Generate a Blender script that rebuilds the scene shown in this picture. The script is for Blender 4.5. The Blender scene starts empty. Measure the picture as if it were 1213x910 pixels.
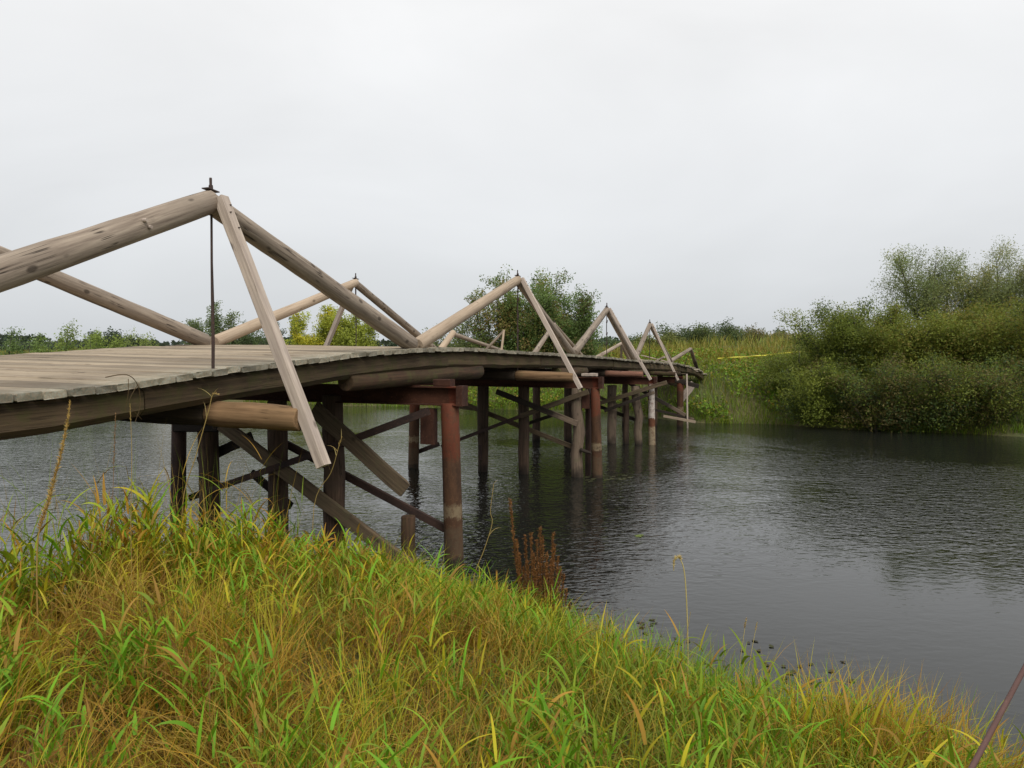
import bpy, math, random
import numpy as np
from mathutils import Vector, Matrix
random.seed(7); RS = np.random.RandomState(11)
S = bpy.context.scene
COL = S.collection
# ------------------------------------------------------------------ camera
F, CX, CY, HOR = 940.0, 606.5, 455.0, 421.0
EYE = 2.85
PITCH = math.atan((CY - HOR) / F)
cd = bpy.data.cameras.new('camera'); cam = bpy.data.objects.new('camera', cd); COL.objects.link(cam)
cam.location = (0, 0, EYE); cam.rotation_euler = (math.pi/2 - PITCH, 0, 0)
cd.sensor_width = 36; cd.lens = 36 * F / 1213.0; cd.clip_end = 6000; cd.clip_start = 0.05
S.camera = cam
S.render.resolution_x = 1024; S.render.resolution_y = 768
S.view_settings.view_transform = 'Standard'; S.view_settings.look = 'None'
S.view_settings.exposure = 0.12; S.view_settings.gamma = 1.0
# ------------------------------------------------------------------ sky and sun
SUN_EL, SUN_AZ = math.radians(50), math.radians(158)     # azimuth clockwise from +Y
W = bpy.data.worlds.new('World'); S.world = W; W.use_nodes = True
nt = W.node_tree; nt.nodes.clear()
def N(nt, t, **k):
    n = nt.nodes.new(t)
    for a, b in k.items(): setattr(n, a, b)
    return n
out = N(nt, 'ShaderNodeOutputWorld'); bg = N(nt, 'ShaderNodeBackground')
sky = N(nt, 'ShaderNodeTexSky', sky_type='NISHITA'); sky.sun_disc = False
sky.sun_elevation = SUN_EL; sky.sun_rotation = SUN_AZ; sky.air_density = 1.5; sky.dust_density = 3
tc = N(nt, 'ShaderNodeTexCoord'); sep = N(nt, 'ShaderNodeSeparateXYZ')
nt.links.new(tc.outputs['Generated'], sep.inputs[0])
mp = N(nt, 'ShaderNodeMapping'); mp.inputs['Scale'].default_value = (1.2, 1.2, 3.2)
nt.links.new(tc.outputs['Generated'], mp.inputs[0])
no = N(nt, 'ShaderNodeTexNoise'); no.inputs['Scale'].default_value = 1.3; no.inputs['Detail'].default_value = 5
no.inputs['Roughness'].default_value = 0.5; no.inputs['Distortion'].default_value = 0.4
nt.links.new(mp.outputs[0], no.inputs[0])
# overcast: a pale cloud deck, a little darker and bluer low down
rmp = N(nt, 'ShaderNodeValToRGB'); e = rmp.color_ramp.elements
e[0].position = 0.0; e[0].color = (5.85, 6.15, 6.45, 1)
e[1].position = 0.42; e[1].color = (8.75, 8.75, 8.75, 1)
m1 = e.new(0.16); m1.color = (7.35, 7.5, 7.7, 1)
nt.links.new(sep.outputs['Z'], rmp.inputs[0])
cr = N(nt, 'ShaderNodeMapRange'); cr.inputs['From Min'].default_value = 0.3; cr.inputs['From Max'].default_value = 0.7
cr.inputs['To Min'].default_value = 0.90; cr.inputs['To Max'].default_value = 1.06
nt.links.new(no.outputs[0], cr.inputs['Value'])
mul = N(nt, 'ShaderNodeVectorMath', operation='SCALE')
nt.links.new(rmp.outputs[0], mul.inputs[0]); nt.links.new(cr.outputs[0], mul.inputs['Scale'])
mix = N(nt, 'ShaderNodeMixRGB'); mix.inputs[0].default_value = 0.95
nt.links.new(sky.outputs[0], mix.inputs[1]); nt.links.new(mul.outputs[0], mix.inputs[2])
nt.links.new(mix.outputs[0], bg.inputs[0]); bg.inputs[1].default_value = 0.1
nt.links.new(bg.outputs[0], out.inputs[0])
sl = bpy.data.lights.new('sun', 'SUN'); so = bpy.data.objects.new('sun', sl); COL.objects.link(so)
sl.energy = 2.2; sl.angle = math.radians(35); sl.color = (1, 0.96, 0.9)
sd = Vector((math.sin(SUN_AZ)*math.cos(SUN_EL), math.cos(SUN_AZ)*math.cos(SUN_EL), math.sin(SUN_EL)))
so.rotation_euler = sd.to_track_quat('Z', 'Y').to_euler()

# ------------------------------------------------------------------ helpers
def tag(o, label=None, cat=None, group=None, kind=None):
    if label: o['label'] = label
    if cat: o['category'] = cat
    if group: o['group'] = group
    if kind: o['kind'] = kind
    return o
def empty(name, loc, label, cat, group=None):
    o = bpy.data.objects.new(name, None); COL.objects.link(o); o.location = loc
    o.empty_display_size = 0.2
    return tag(o, label, cat, group)
def ray(x, y):
    f = Vector((0, math.cos(PITCH), -math.sin(PITCH))); u = Vector((0, math.sin(PITCH), math.cos(PITCH)))
    return f + Vector((1, 0, 0)) * ((x - CX) / F) + u * ((CY - y) / F)
def at(x, y, Y):
    r = ray(x, y); return Vector((0, 0, EYE)) + r * (Y / r.y)
DX, DY = 0.3437, 0.9391                      # bridge direction
D = Vector((DX, DY, 0)); NRM = Vector((-DY, DX, 0))
def near_pt(Y):
    return Vector((0.366*Y - 5.383 + max(0, Y-27)**2*0.0095, Y, 0))
def at_w(x, y, w):                           # ray meets the vertical plane a distance w behind the near truss line
    r = ray(x, y); p0 = Vector((-5.383, 0, 0)) + NRM*w
    t = p0.dot(NRM) / r.dot(NRM) if False else ((p0 - Vector((0, 0, 0))).dot(NRM)) / r.dot(NRM)
    return Vector((0, 0, EYE)) + r*t
NODE = {0: 3.5, 1: 11.0, 2: 18.6, 3: 25.4, 4: 31.6}
APEX = {1: 7.25, 2: 15.0, 3: 21.8, 4: 27.9, 5: 34.6}
def at_pier(k, x, y, off=0.0):
    r = ray(x, y); p0 = near_pt(NODE[k]) + D*off
    t = p0.dot(D) / r.dot(D)
    return Vector((0, 0, EYE)) + r*t
ZY = [-2, 1, 5.33, 5.95, 7.23, 8.43, 9.8, 11, 12.65, 15.0, 16.9, 18.6, 21.8, 25.4, 27.9, 31.6, 35, 36.6, 38]
ZZ = [-.32, -.30, -.255, -.225, -.115, -.03, .06, .105, .12, .075, .05, .02, -.05, -.16, -.2, -.32, -.55, -.95, -1.25]
def deck_z(Y, w=0.0): return EYE + float(np.interp(Y, ZY, ZZ)) + 0.018*w
def bp(Y, w, z): p = near_pt(Y) + NRM*w; p.z = z; return p

# ---- materials
def mat(name):
    m = bpy.data.materials.new(name); m.use_nodes = True
    nt = m.node_tree; nt.nodes.clear()
    o = N(nt, 'ShaderNodeOutputMaterial'); b = N(nt, 'ShaderNodeBsdfPrincipled'); nt.links.new(b.outputs[0], o.inputs[0])
    return m, nt, b, o
def ramp(nt, src, stops):
    r = N(nt, 'ShaderNodeValToRGB'); el = r.color_ramp.elements
    while len(el) < len(stops): el.new(0.5)
    for i, (p, c) in enumerate(stops):
        el[i].position = p; el[i].color = (*c, 1) if len(c) == 3 else c
    nt.links.new(src, r.inputs[0]); return r
def noise(nt, vec, scale, detail=4, rough=0.55, dist=0.0):
    n = N(nt, 'ShaderNodeTexNoise'); n.inputs['Scale'].default_value = scale; n.inputs['Detail'].default_value = detail
    n.inputs['Roughness'].default_value = rough; n.inputs['Distortion'].default_value = dist
    nt.links.new(vec, n.inputs['Vector']); return n.outputs[0]
def mixc(nt, fac, a, b, mode='MIX'):
    m = N(nt, 'ShaderNodeMixRGB', blend_type=mode)
    if isinstance(fac, float): m.inputs[0].default_value = fac
    else: nt.links.new(fac, m.inputs[0])
    for i, v in ((1, a), (2, b)):
        if isinstance(v, tuple): m.inputs[i].default_value = (*v, 1)
        else: nt.links.new(v, m.inputs[i])
    return m.outputs[0]
G = lambda v: (v, v, v)
def objvec(nt, scale):
    tc = N(nt, 'ShaderNodeTexCoord'); oi = N(nt, 'ShaderNodeObjectInfo')
    c = N(nt, 'ShaderNodeVectorMath', operation='SCALE'); c.inputs[0].default_value = (37, 53, 71)
    nt.links.new(oi.outputs['Random'], c.inputs['Scale'])
    a = N(nt, 'ShaderNodeVectorMath', operation='ADD'); nt.links.new(tc.outputs['Object'], a.inputs[0]); nt.links.new(c.outputs[0], a.inputs[1])
    m = N(nt, 'ShaderNodeMapping'); m.inputs['Scale'].default_value = scale; nt.links.new(a.outputs[0], m.inputs[0])
    return m.outputs[0], a.outputs[0], oi.outputs['Random'], tc
def wood(name, light, dark, stain, moss=0.0, knots=0.6, mossc=(0.10, 0.12, 0.05), edge=None, tint=0.25, crack=0.55, wet=None):
    m, nt, b, o = mat(name)
    v, raw, rnd, tc = objvec(nt, (1, 1, 0.05))
    grain = noise(nt, v, 28, 6, 0.65)
    broad = noise(nt, raw, 2.2, 4, 0.6)
    c = mixc(nt, ramp(nt, grain, [(0.33, G(0)), (0.66, G(1))]).outputs[0], dark, light)
    c = mixc(nt, ramp(nt, broad, [(0.42, G(0)), (0.72, G(0.75))]).outputs[0], c, stain)
    # cracks along the grain
    v2, _, _, _ = objvec(nt, (1, 1, 0.018))
    ck = noise(nt, v2, 16, 3, 0.5)
    ckr = ramp(nt, ck, [(0.482, G(0)), (0.497, G(1)), (0.503, G(1)), (0.518, G(0))]).outputs[0]
    ckm = noise(nt, raw, 3.1, 2)
    ckf = mixc(nt, 1.0, ckr, ramp(nt, ckm, [(0.5, G(0)), (0.6, G(crack))]).outputs[0], 'MULTIPLY')
    c = mixc(nt, ckf, c, tuple(0.3*x for x in dark))
    if knots:
        vk, _, _, _ = objvec(nt, (1, 1, 0.55))
        vo = N(nt, 'ShaderNodeTexVoronoi'); vo.inputs['Scale'].default_value = 5.5; nt.links.new(vk, vo.inputs['Vector'])
        kr = ramp(nt, vo.outputs['Distance'], [(0.0, G(knots)), (0.10, G(knots)), (0.17, G(0))]).outputs[0]
        c = mixc(nt, kr, c, tuple(0.45*x for x in dark))
    if moss:
        mn = noise(nt, raw, 5.0, 8, 0.7)
        c = mixc(nt, ramp(nt, mn, [(0.62-0.3*moss, G(0)), (0.85-0.3*moss, G(0.9))]).outputs[0], c, mossc)
    if edge:                                       # lichen and grit towards plank ends (local z near 0)
        sp = N(nt, 'ShaderNodeSeparateXYZ'); nt.links.new(tc.outputs['Object'], sp.inputs[0])
        mr = N(nt, 'ShaderNodeMapRange'); mr.inputs['From Min'].default_value = 0.55; mr.inputs['From Max'].default_value = 0.05
        nt.links.new(sp.outputs['Z'], mr.inputs['Value'])
        en = noise(nt, raw, 60, 6, 0.75)
        em = mixc(nt, 1.0, mr.outputs[0], ramp(nt, en, [(0.42, G(0.1)), (0.58, G(1))]).outputs[0], 'MULTIPLY')
        c = mixc(nt, em, c, mixc(nt, ramp(nt, noise(nt, raw, 9), [(0.45, G(0)), (0.6, G(1))]).outputs[0], (0.20, 0.20, 0.15), edge))
    if wet:                                        # soaked, algae-dark foot
        sp = N(nt, 'ShaderNodeSeparateXYZ'); nt.links.new(tc.outputs['Object'], sp.inputs[0])
        wa = N(nt, 'ShaderNodeMath', operation='MULTIPLY_ADD'); wa.inputs[1].default_value = 0.5; nt.links.new(noise(nt, raw, 4, 4), wa.inputs[0]); nt.links.new(sp.outputs['Z'], wa.inputs[2])
        mr = N(nt, 'ShaderNodeMapRange'); mr.inputs['From Min'].default_value = wet+0.25; mr.inputs['From Max'].default_value = wet; mr.inputs['To Max'].default_value = 0.85
        nt.links.new(wa.outputs[0], mr.inputs['Value']); c = mixc(nt, mr.outputs[0], c, (0.012, 0.010, 0.008))
    # every piece weathers a little differently
    tv = N(nt, 'ShaderNodeMapRange'); tv.inputs['To Min'].default_value = 1-tint; tv.inputs['To Max'].default_value = 1+tint*0.5
    nt.links.new(rnd, tv.inputs['Value'])
    sc = N(nt, 'ShaderNodeVectorMath', operation='SCALE'); nt.links.new(c, sc.inputs[0]); nt.links.new(tv.outputs[0], sc.inputs['Scale'])
    nt.links.new(sc.outputs[0], b.inputs['Base Color'])
    b.inputs['Roughness'].default_value = 0.85; b.inputs['Specular IOR Level'].default_value = 0.25
    bu = N(nt, 'ShaderNodeBump'); bu.inputs['Strength'].default_value = 0.5; bu.inputs['Distance'].default_value = 0.012
    h = mixc(nt, ckf, grain, (0, 0, 0)); nt.links.new(h, bu.inputs['Height']); nt.links.new(bu.outputs[0], b.inputs['Normal'])
    return m
M = {}
M['log'] = wood('weathered_log', (0.39, 0.32, 0.25), (0.17, 0.13, 0.10), (0.25, 0.205, 0.16), knots=0.85, crack=1.0)
M['log_pink'] = wood('pale_log', (0.52, 0.41, 0.30), (0.33, 0.245, 0.17), (0.40, 0.32, 0.23), knots=0.8)
M['batten'] = wood('silver_batten', (0.56, 0.47, 0.385), (0.30, 0.24, 0.20), (0.42, 0.35, 0.30), knots=0.8, tint=0.1)
M['plank'] = wood('deck_plank', (0.41, 0.335, 0.24), (0.22, 0.17, 0.12), (0.30, 0.24, 0.165), moss=0.1, mossc=(0.17, 0.17, 0.10), edge=(0.33, 0.33, 0.27), knots=0.5, tint=0.4)
M['stringer'] = wood('mossy_stringer', (0.13, 0.088, 0.05), (0.045, 0.031, 0.019), (0.085, 0.06, 0.03), moss=0.48, mossc=(0.075, 0.08, 0.022), knots=0.4)
M['corbel'] = wood('corbel_log', (0.095, 0.052, 0.03), (0.03, 0.019, 0.012), (0.065, 0.045, 0.022), moss=0.48, mossc=(0.07, 0.07, 0.022))
M['needle'] = wood('debarked_log', (0.30, 0.185, 0.095), (0.12, 0.068, 0.033), (0.19, 0.12, 0.06), moss=0.15, mossc=(0.12, 0.12, 0.05))
M['needle_red'] = wood('reddish_log', (0.30, 0.14, 0.09), (0.14, 0.07, 0.05), (0.22, 0.12, 0.08), moss=0.1)
M['pile'] = wood('timber_pile', (0.12, 0.075, 0.05), (0.035, 0.023, 0.016), (0.07, 0.048, 0.033), moss=0.25, mossc=(0.045, 0.045, 0.025), tint=0.35, wet=1.75, crack=0.9)
M['shaded_log'] = wood('shaded_log', (0.07, 0.05, 0.035), (0.025, 0.018, 0.013), (0.045, 0.034, 0.022))  # needle log wood with the shade under the deck put into its colour
M['pile_pale'] = wood('pale_pile', (0.24, 0.18, 0.125), (0.08, 0.058, 0.042), (0.15, 0.11, 0.08), moss=0.2, wet=1.75, crack=0.9)
M['brace'] = wood('cross_brace', (0.16, 0.115, 0.07), (0.055, 0.04, 0.027), (0.11, 0.085, 0.05), moss=0.3, mossc=(0.10, 0.10, 0.05))
def rust(name, base, dark, light, rough=0.8, bands=None, top=0.0):
    m, nt, b, o = mat(name)
    v, raw, rnd, tc = objvec(nt, (1, 1, 0.35))
    n1 = noise(nt, v, 6, 8, 0.7); n2 = noise(nt, raw, 35, 5, 0.7)
    c = mixc(nt, ramp(nt, n1, [(0.35, G(0)), (0.65, G(1))]).outputs[0], dark, base)
    c = mixc(nt, ramp(nt, n2, [(0.58, G(0)), (0.72, G(0.8))]).outputs[0], c, light)
    if bands:                                      # paint bands by height along the pile
        sp = N(nt, 'ShaderNodeSeparateXYZ'); nt.links.new(tc.outputs['Object'], sp.inputs[0])
        w = noise(nt, raw, 7, 6, 0.7)
        ad = N(nt, 'ShaderNodeMath', operation='MULTIPLY_ADD'); ad.inputs[1].default_value = 0.34
        nt.links.new(w, ad.inputs[0]); nt.links.new(sp.outputs['Z'], ad.inputs[2])
        for z0, z1, col, amt in bands:
            r1 = N(nt, 'ShaderNodeMapRange'); r1.inputs['From Min'].default_value = z0; r1.inputs['From Max'].default_value = z0+0.03
            r2 = N(nt, 'ShaderNodeMapRange'); r2.inputs['From Min'].default_value = z1; r2.inputs['From Max'].default_value = z1-0.03
            nt.links.new(ad.outputs[0], r1.inputs['Value']); nt.links.new(ad.outputs[0], r2.inputs['Value'])
            mm = N(nt, 'ShaderNodeMath', operation='MULTIPLY'); nt.links.new(r1.outputs[0], mm.inputs[0]); nt.links.new(r2.outputs[0], mm.inputs[1])
            pn = ramp(nt, noise(nt, raw, 14, 6, 0.7), [(0.38, G(0.35*amt)), (0.55, G(amt))]).outputs[0]
            fm = mixc(nt, 1.0, mm.outputs[0], pn, 'MULTIPLY')
            c = mixc(nt, fm, c, col)
    nt.links.new(c, b.inputs['Base Color']); b.inputs['Roughness'].default_value = rough; b.inputs['Specular IOR Level'].default_value = 0.2
    bu = N(nt, 'ShaderNodeBump'); bu.inputs['Strength'].default_value = 0.35; bu.inputs['Distance'].default_value = 0.006
    nt.links.new(n2, bu.inputs['Height']); nt.links.new(bu.outputs[0], b.inputs['Normal'])
    return m
M['steel'] = rust('rusty_beam', (0.085, 0.034, 0.019), (0.035, 0.015, 0.010), (0.17, 0.075, 0.042), bands=[(-1, 0.42, (0.16, 0.03, 0.014), 0.5)])
M['steel_plain'] = rust('rusty_plate', (0.075, 0.032, 0.02), (0.03, 0.014, 0.010), (0.14, 0.065, 0.04))
M['steel_pile'] = rust('rusty_pile', (0.10, 0.050, 0.026), (0.042, 0.024, 0.015), (0.19, 0.10, 0.05), bands=[(3.1, 5.0, (0.14, 0.033, 0.016), 0.62), (2.3, 2.5, (0.27, 0.215, 0.13), 0.6), (-2, 2.2, (0.09, 0.068, 0.042), 0.55), (-2, 1.78, (0.02, 0.018, 0.014), 0.9)])
M['steel_pile_white'] = rust('painted_pile', (0.15, 0.06, 0.03), (0.075, 0.032, 0.02), (0.26, 0.14, 0.08), bands=[(2.5, 4.6, (0.50, 0.45, 0.40), 0.95), (1.65, 2.28, (0.30, 0.25, 0.16), 0.8)])
M['steel_dark'] = rust('dark_steel', (0.075, 0.045, 0.035), (0.03, 0.022, 0.02), (0.14, 0.07, 0.045))
M['rod'] = rust('rod_steel', (0.07, 0.045, 0.038), (0.03, 0.024, 0.022), (0.16, 0.08, 0.05), rough=0.6)
M['rod_red'] = rust('rod_rust', (0.12, 0.065, 0.055), (0.07, 0.04, 0.035), (0.2, 0.11, 0.09), rough=0.7)

WM = {}
def finish_mesh(name, me, m, parent=None, smooth=False, loc=None, mtx=None):
    o = bpy.data.objects.new(name, me); COL.objects.link(o)
    if m and not me.materials: me.materials.append(m)
    if smooth and len(me.polygons): me.polygons.foreach_set('use_smooth', [True]*len(me.polygons))
    if mtx is not None: o.matrix_world = mtx
    if loc is not None: o.location = loc
    mw = o.matrix_basis.copy(); WM[o.name] = mw
    if parent:
        o.parent = parent
        pm = Matrix.Translation(parent.location) if parent.type == 'EMPTY' else WM[parent.name]
        o.matrix_basis = pm.inverted() @ mw
    return o
def frame(p0, p1, up=Vector((0, 0, 1))):
    z = (p1 - p0).normalized()
    x = up.cross(z)
    if x.length < 1e-3: x = Vector((1, 0, 0))
    x.normalize(); y = z.cross(x)
    return Matrix(((x.x, y.x, z.x, p0.x), (x.y, y.y, z.y, p0.y), (x.z, y.z, z.z, p0.z), (0, 0, 0, 1)))
def sweep(prof, rings, cap=True):
    """prof(i) -> list of (x,y) ; rings list of (cx,cy,z,scale)"""
    vs, fs = [], []; n = len(prof)
    for i, (cx, cy, z, s) in enumerate(rings):
        for (x, y) in prof: vs.append((cx + x*s[0], cy + y*s[1], z + (s[2] if len(s) > 2 else 0)))
    for i in range(len(rings)-1):
        for j in range(n):
            a = i*n+j; b = i*n+(j+1) % n; fs.append((a, b, b+n, a+n))
    if cap: fs.append(tuple(range(n-1, -1, -1))); fs.append(tuple((len(rings)-1)*n + j for j in range(n)))
    return vs, fs
def log(name, p0, p1, r0, r1, m, parent, segs=8, sides=16, wob=0.04, bend=0.0, pts=None, cutz=False, smooth=True, up=Vector((0, 0, 1))):
    mtx = frame(p0, p1, up); L = (p1-p0).length
    prof = [(math.cos(2*math.pi*k/sides)*(1+random.uniform(-.02, .02)), math.sin(2*math.pi*k/sides)*(1+random.uniform(-.02, .02))) for k in range(sides)]
    inv = mtx.inverted(); rings = []
    path = pts if pts else [p0.lerp(p1, k/segs) for k in range(segs+1)]
    for k, p in enumerate(path):
        q = inv @ p; t = k/(len(path)-1); r = r0 + (r1-r0)*t
        wx = random.uniform(-wob, wob)*r; wy = random.uniform(-wob, wob)*r + bend*math.sin(math.pi*t)
        s = r*(1+random.uniform(-wob, wob)*0.6)
        rings.append((q.x+wx, q.y+wy, q.z, (s, s)))
    # softly rounded ends
    a = rings[0]; b = rings[-1]
    rings = [(a[0], a[1], a[2]-0.012, (a[3][0]*0.9, a[3][1]*0.9))] + rings + [(b[0], b[1], b[2]+0.012, (b[3][0]*0.9, b[3][1]*0.9))]
    vs, fs = sweep(prof, rings)
    me = bpy.data.meshes.new(name); me.from_pydata(vs, [], fs); me.validate()
    o = finish_mesh(name, me, m, parent, smooth, mtx=mtx)
    me.polygons[len(me.polygons)-1].use_smooth = False; me.polygons[len(me.polygons)-2].use_smooth = False
    return o
def timber(name, p0, p1, w, h, m, parent, segs=5, wob=0.015, pts=None, up=Vector((0, 0, 1)), ch=0.12, ragged=0.0):
    mtx = frame(p0, p1, up)
    c = min(w, h)*ch; a, b = w/2, h/2
    prof = [(a-c, -b), (a, -b+c), (a, b-c), (a-c, b), (-a+c, b), (-a, b-c), (-a, -b+c), (-a+c, -b)]
    inv = mtx.inverted(); rings = []
    path = pts if pts else [p0.lerp(p1, k/segs) for k in range(segs+1)]
    for k, p in enumerate(path):
        q = inv @ p
        rings.append((q.x+random.uniform(-wob, wob)*w, q.y+random.uniform(-wob, wob)*h, q.z, (1+random.uniform(-wob, wob), 1+random.uniform(-wob, wob))))
    vs, fs = sweep(prof, rings)
    if ragged:
        n = len(prof)
        for j in range(n):
            x, y, z = vs[-1-j]; vs[-1-j] = (x*0.95, y*0.95, z + random.uniform(-ragged, ragged))
    me = bpy.data.meshes.new(name); me.from_pydata(vs, [], fs); me.validate()
    return finish_mesh(name, me, m, parent, False, mtx=mtx)
def extrude(name, prof, p0, p1, m, parent, up=Vector((0, 0, 1))):
    mtx = frame(p0, p1, up); L = (p1-p0).length
    vs, fs = sweep(prof, [(0, 0, 0, (1, 1)), (0, 0, L, (1, 1))])
    me = bpy.data.meshes.new(name); me.from_pydata(vs, [], fs); me.validate()
    return finish_mesh(name, me, m, parent, False, mtx=mtx)
def ibeam(w, h, t=0.014, f=0.018):
    a, b = w/2, h/2
    return [(a, -b), (a, -b+f), (t/2, -b+f), (t/2, b-f), (a, b-f), (a, b), (-a, b), (-a, b-f), (-t/2, b-f), (-t/2, -b+f), (-a, -b+f), (-a, -b)]
def channel(w, h, t=0.008):
    a, b = w/2, h/2
    return [(a, -b), (a, -b+t), (-a+t, -b+t), (-a+t, b-t), (a, b-t), (a, b), (-a, b), (-a, -b)]

# ------------------------------------------------------------------ terrain
FAR = np.array([(-900, 190), (-300, 110), (-120, 78), (-60, 62), (-30, 52), (-7.9, 44.6), (-.74, 41.9), (4.75, 39.4), (7.0, 35.0), (8.2, 33.3), (11.2, 32.7), (12.9, 30.8), (18, 27.9), (30, 24), (60, 19), (200, 5), (900, -80)])
NEAR = np.array([(-900, -60), (-300, -20), (-60, -18), (-20, -3), (-12, .8), (-8, 2.4), (-5, 3.9), (-3.5, 5.2), (-3.15, 6.0), (-2.75, 7.0), (-2.2, 8.0), (-1.4, 8.6), (-.7, 8.4), (.3, 7.7), (1, 6.7), (1.8, 5.8), (2.4, 5.2), (3.1, 4.5), (4.6, 3.2), (8, 1.6), (20, -3), (60, -14), (300, -60), (900, -160)])
def vnoise(X, Y, s, seed=0):
    return (np.sin(X*s*1.3+seed)*np.cos(Y*s*1.1+seed*2.1) + np.sin(X*s*2.7+Y*s*1.9+seed*1.7)*0.5 + np.sin(Y*s*4.1-X*s*3.3+seed*.6)*0.3)/1.8
def ground_z(X, Y):
    X = np.asarray(X, float); Y = np.asarray(Y, float)
    fy = np.interp(X, FAR[:, 0], FAR[:, 1]) + vnoise(X, Y*0, 0.9, 3)*0.35; ny = np.interp(X, NEAR[:, 0], NEAR[:, 1]) + vnoise(X, Y*0, 2.1, 1)*0.15
    dn = ny - Y; df = (Y - fy)*0.92
    sc_ = np.interp(X, [-4, -2.6, -1.2, 0], [.55, .8, 2.2, 3.4])
    zn = np.where(dn > 0, 1.25*(1-np.exp(-dn/sc_)) + np.clip(dn, 0, 2)*0.045*vnoise(X, Y, 1.9, 5), np.maximum(dn*0.45, -1.6))
    zn = zn + 1.25*np.exp(-(((X+6.6)/2.6)**2 + ((Y+1.6)/2.6)**2))*(dn > 0)
    hump = 0.75*np.exp(-((X-17)/9.0)**2-((Y-52)/9.0)**2)
    steep = 1-0.35*np.exp(-((X-9)/6.0)**2)
    zf = np.where(df > 0, 2.75*(1-np.exp(-df/(4.6*steep))) + np.clip(df, 0, 6)*0.03*vnoise(X, Y, .7, 2) + np.clip(df-6, 0, 400)*0.0005*vnoise(X, Y, .05, 2), np.maximum(df*0.45, -1.6))
    zf = zf + hump
    return np.where(dn > -2.0, np.where(df > -2, np.maximum(zn, zf), zn), np.where(df > -4, zf, -1.6))
def gz(x, y): return float(ground_z(np.array([x]), np.array([y]))[0])
def axis(lo, hi, n, c, k):
    t = np.linspace(-1, 1, n); s = np.sinh(t*k)/math.sinh(k)
    return np.where(s < 0, c + s*(c-lo), c + s*(hi-c))
gx = axis(-1500, 1500, 420, 1.5, 6.6); gy = axis(-1500, 2500, 460, 12, 6.6)
GX, GY = np.meshgrid(gx, gy); GZ = ground_z(GX, GY)
def grid_mesh(name, GX, GY, GZ):
    ny, nx = GX.shape; V = np.stack([GX, GY, GZ], -1).reshape(-1, 3)
    idx = np.arange(ny*nx).reshape(ny, nx)
    Fq = np.stack([idx[:-1, :-1], idx[:-1, 1:], idx[1:, 1:], idx[1:, :-1]], -1).reshape(-1, 4)
    return np_mesh(name, V, Fq)
def np_mesh(name, V, Fq, col=None, smooth=False):
    me = bpy.data.meshes.new(name); n = Fq.shape[1]
    me.vertices.add(len(V)); me.vertices.foreach_set('co', np.ascontiguousarray(V, dtype=np.float32).ravel())
    me.loops.add(Fq.size); me.loops.foreach_set('vertex_index', np.ascontiguousarray(Fq, dtype=np.int32).ravel())
    me.polygons.add(len(Fq)); me.polygons.foreach_set('loop_start', np.arange(0, Fq.size, n, dtype=np.int32))
    me.update(calc_edges=True)
    if smooth: me.polygons.foreach_set('use_smooth', np.ones(len(Fq), bool))
    if col is not None:
        a = me.color_attributes.new('tint', 'FLOAT_COLOR', 'POINT')
        c4 = np.ones((len(V), 4), np.float32); c4[:, :3] = col; a.data.foreach_set('color', c4.ravel())
    return me
def worldvec(nt):
    g = N(nt, 'ShaderNodeNewGeometry'); return g.outputs['Position']
m, nt, b, o = mat('ground_soil')
p = worldvec(nt); n1 = noise(nt, p, 0.35, 6); n2 = noise(nt, p, 9, 8, 0.7)
c = mixc(nt, ramp(nt, n1, [(0.4, G(0)), (0.6, G(1))]).outputs[0], (0.115, 0.105, 0.035), (0.075, 0.09, 0.025))
c = mixc(nt, ramp(nt, n2, [(0.45, G(0)), (0.7, G(0.8))]).outputs[0], c, (0.06, 0.045, 0.022))
nt.links.new(c, b.inputs['Base Color']); b.inputs['Roughness'].default_value = 0.95
bu = N(nt, 'ShaderNodeBump'); bu.inputs['Distance'].default_value = 0.05; nt.links.new(n2, bu.inputs['Height']); nt.links.new(bu.outputs[0], b.inputs['Normal'])
g = finish_mesh('ground', grid_mesh('ground', GX, GY, GZ), m, smooth=True)
tag(g, 'grassy river banks and flat meadow on both sides of the water', 'ground', kind='structure')
# water
m, nt, b, o = mat('river_water')
b.inputs['Base Color'].default_value = (0.012, 0.013, 0.011, 1); b.inputs['Roughness'].default_value = 0.035; b.inputs['IOR'].default_value = 1.33
b.inputs['Specular IOR Level'].default_value = 0.5
tcw = N(nt, 'ShaderNodeNewGeometry')
mpw = N(nt, 'ShaderNodeMapping'); mpw.inputs['Rotation'].default_value = (0, 0, math.radians(-28)); mpw.inputs['Scale'].default_value = (1.0, 1.65, 1)
nt.links.new(tcw.outputs['Position'], mpw.inputs[0])
w1 = noise(nt, mpw.outputs[0], 3.4, 2, 0.5, 0.5); w2 = noise(nt, mpw.outputs[0], 8.5, 1, 0.5, 0.3)
patch = ramp(nt, noise(nt, tcw.outputs['Position'], 0.16, 3, 0.5, 0.5), [(0.40, G(0.30)), (0.58, G(1))]).outputs[0]
hh = N(nt, 'ShaderNodeMath', operation='MULTIPLY_ADD'); nt.links.new(w2, hh.inputs[0]); hh.inputs[1].default_value = 0.42; nt.links.new(w1, hh.inputs[2])
hm = N(nt, 'ShaderNodeMath', operation='MULTIPLY'); nt.links.new(hh.outputs[0], hm.inputs[0])
dst = N(nt, 'ShaderNodeVectorMath', operation='DISTANCE'); dst.inputs[1].default_value = (3.6, 7.6, 0); nt.links.new(tcw.outputs['Position'], dst.inputs[0])
cm = N(nt, 'ShaderNodeMapRange', interpolation_type='SMOOTHSTEP'); cm.inputs['From Min'].default_value = 1.5; cm.inputs['From Max'].default_value = 6.0; cm.inputs['To Min'].default_value = 0.12
nt.links.new(dst.outputs['Value'], cm.inputs['Value'])
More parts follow.
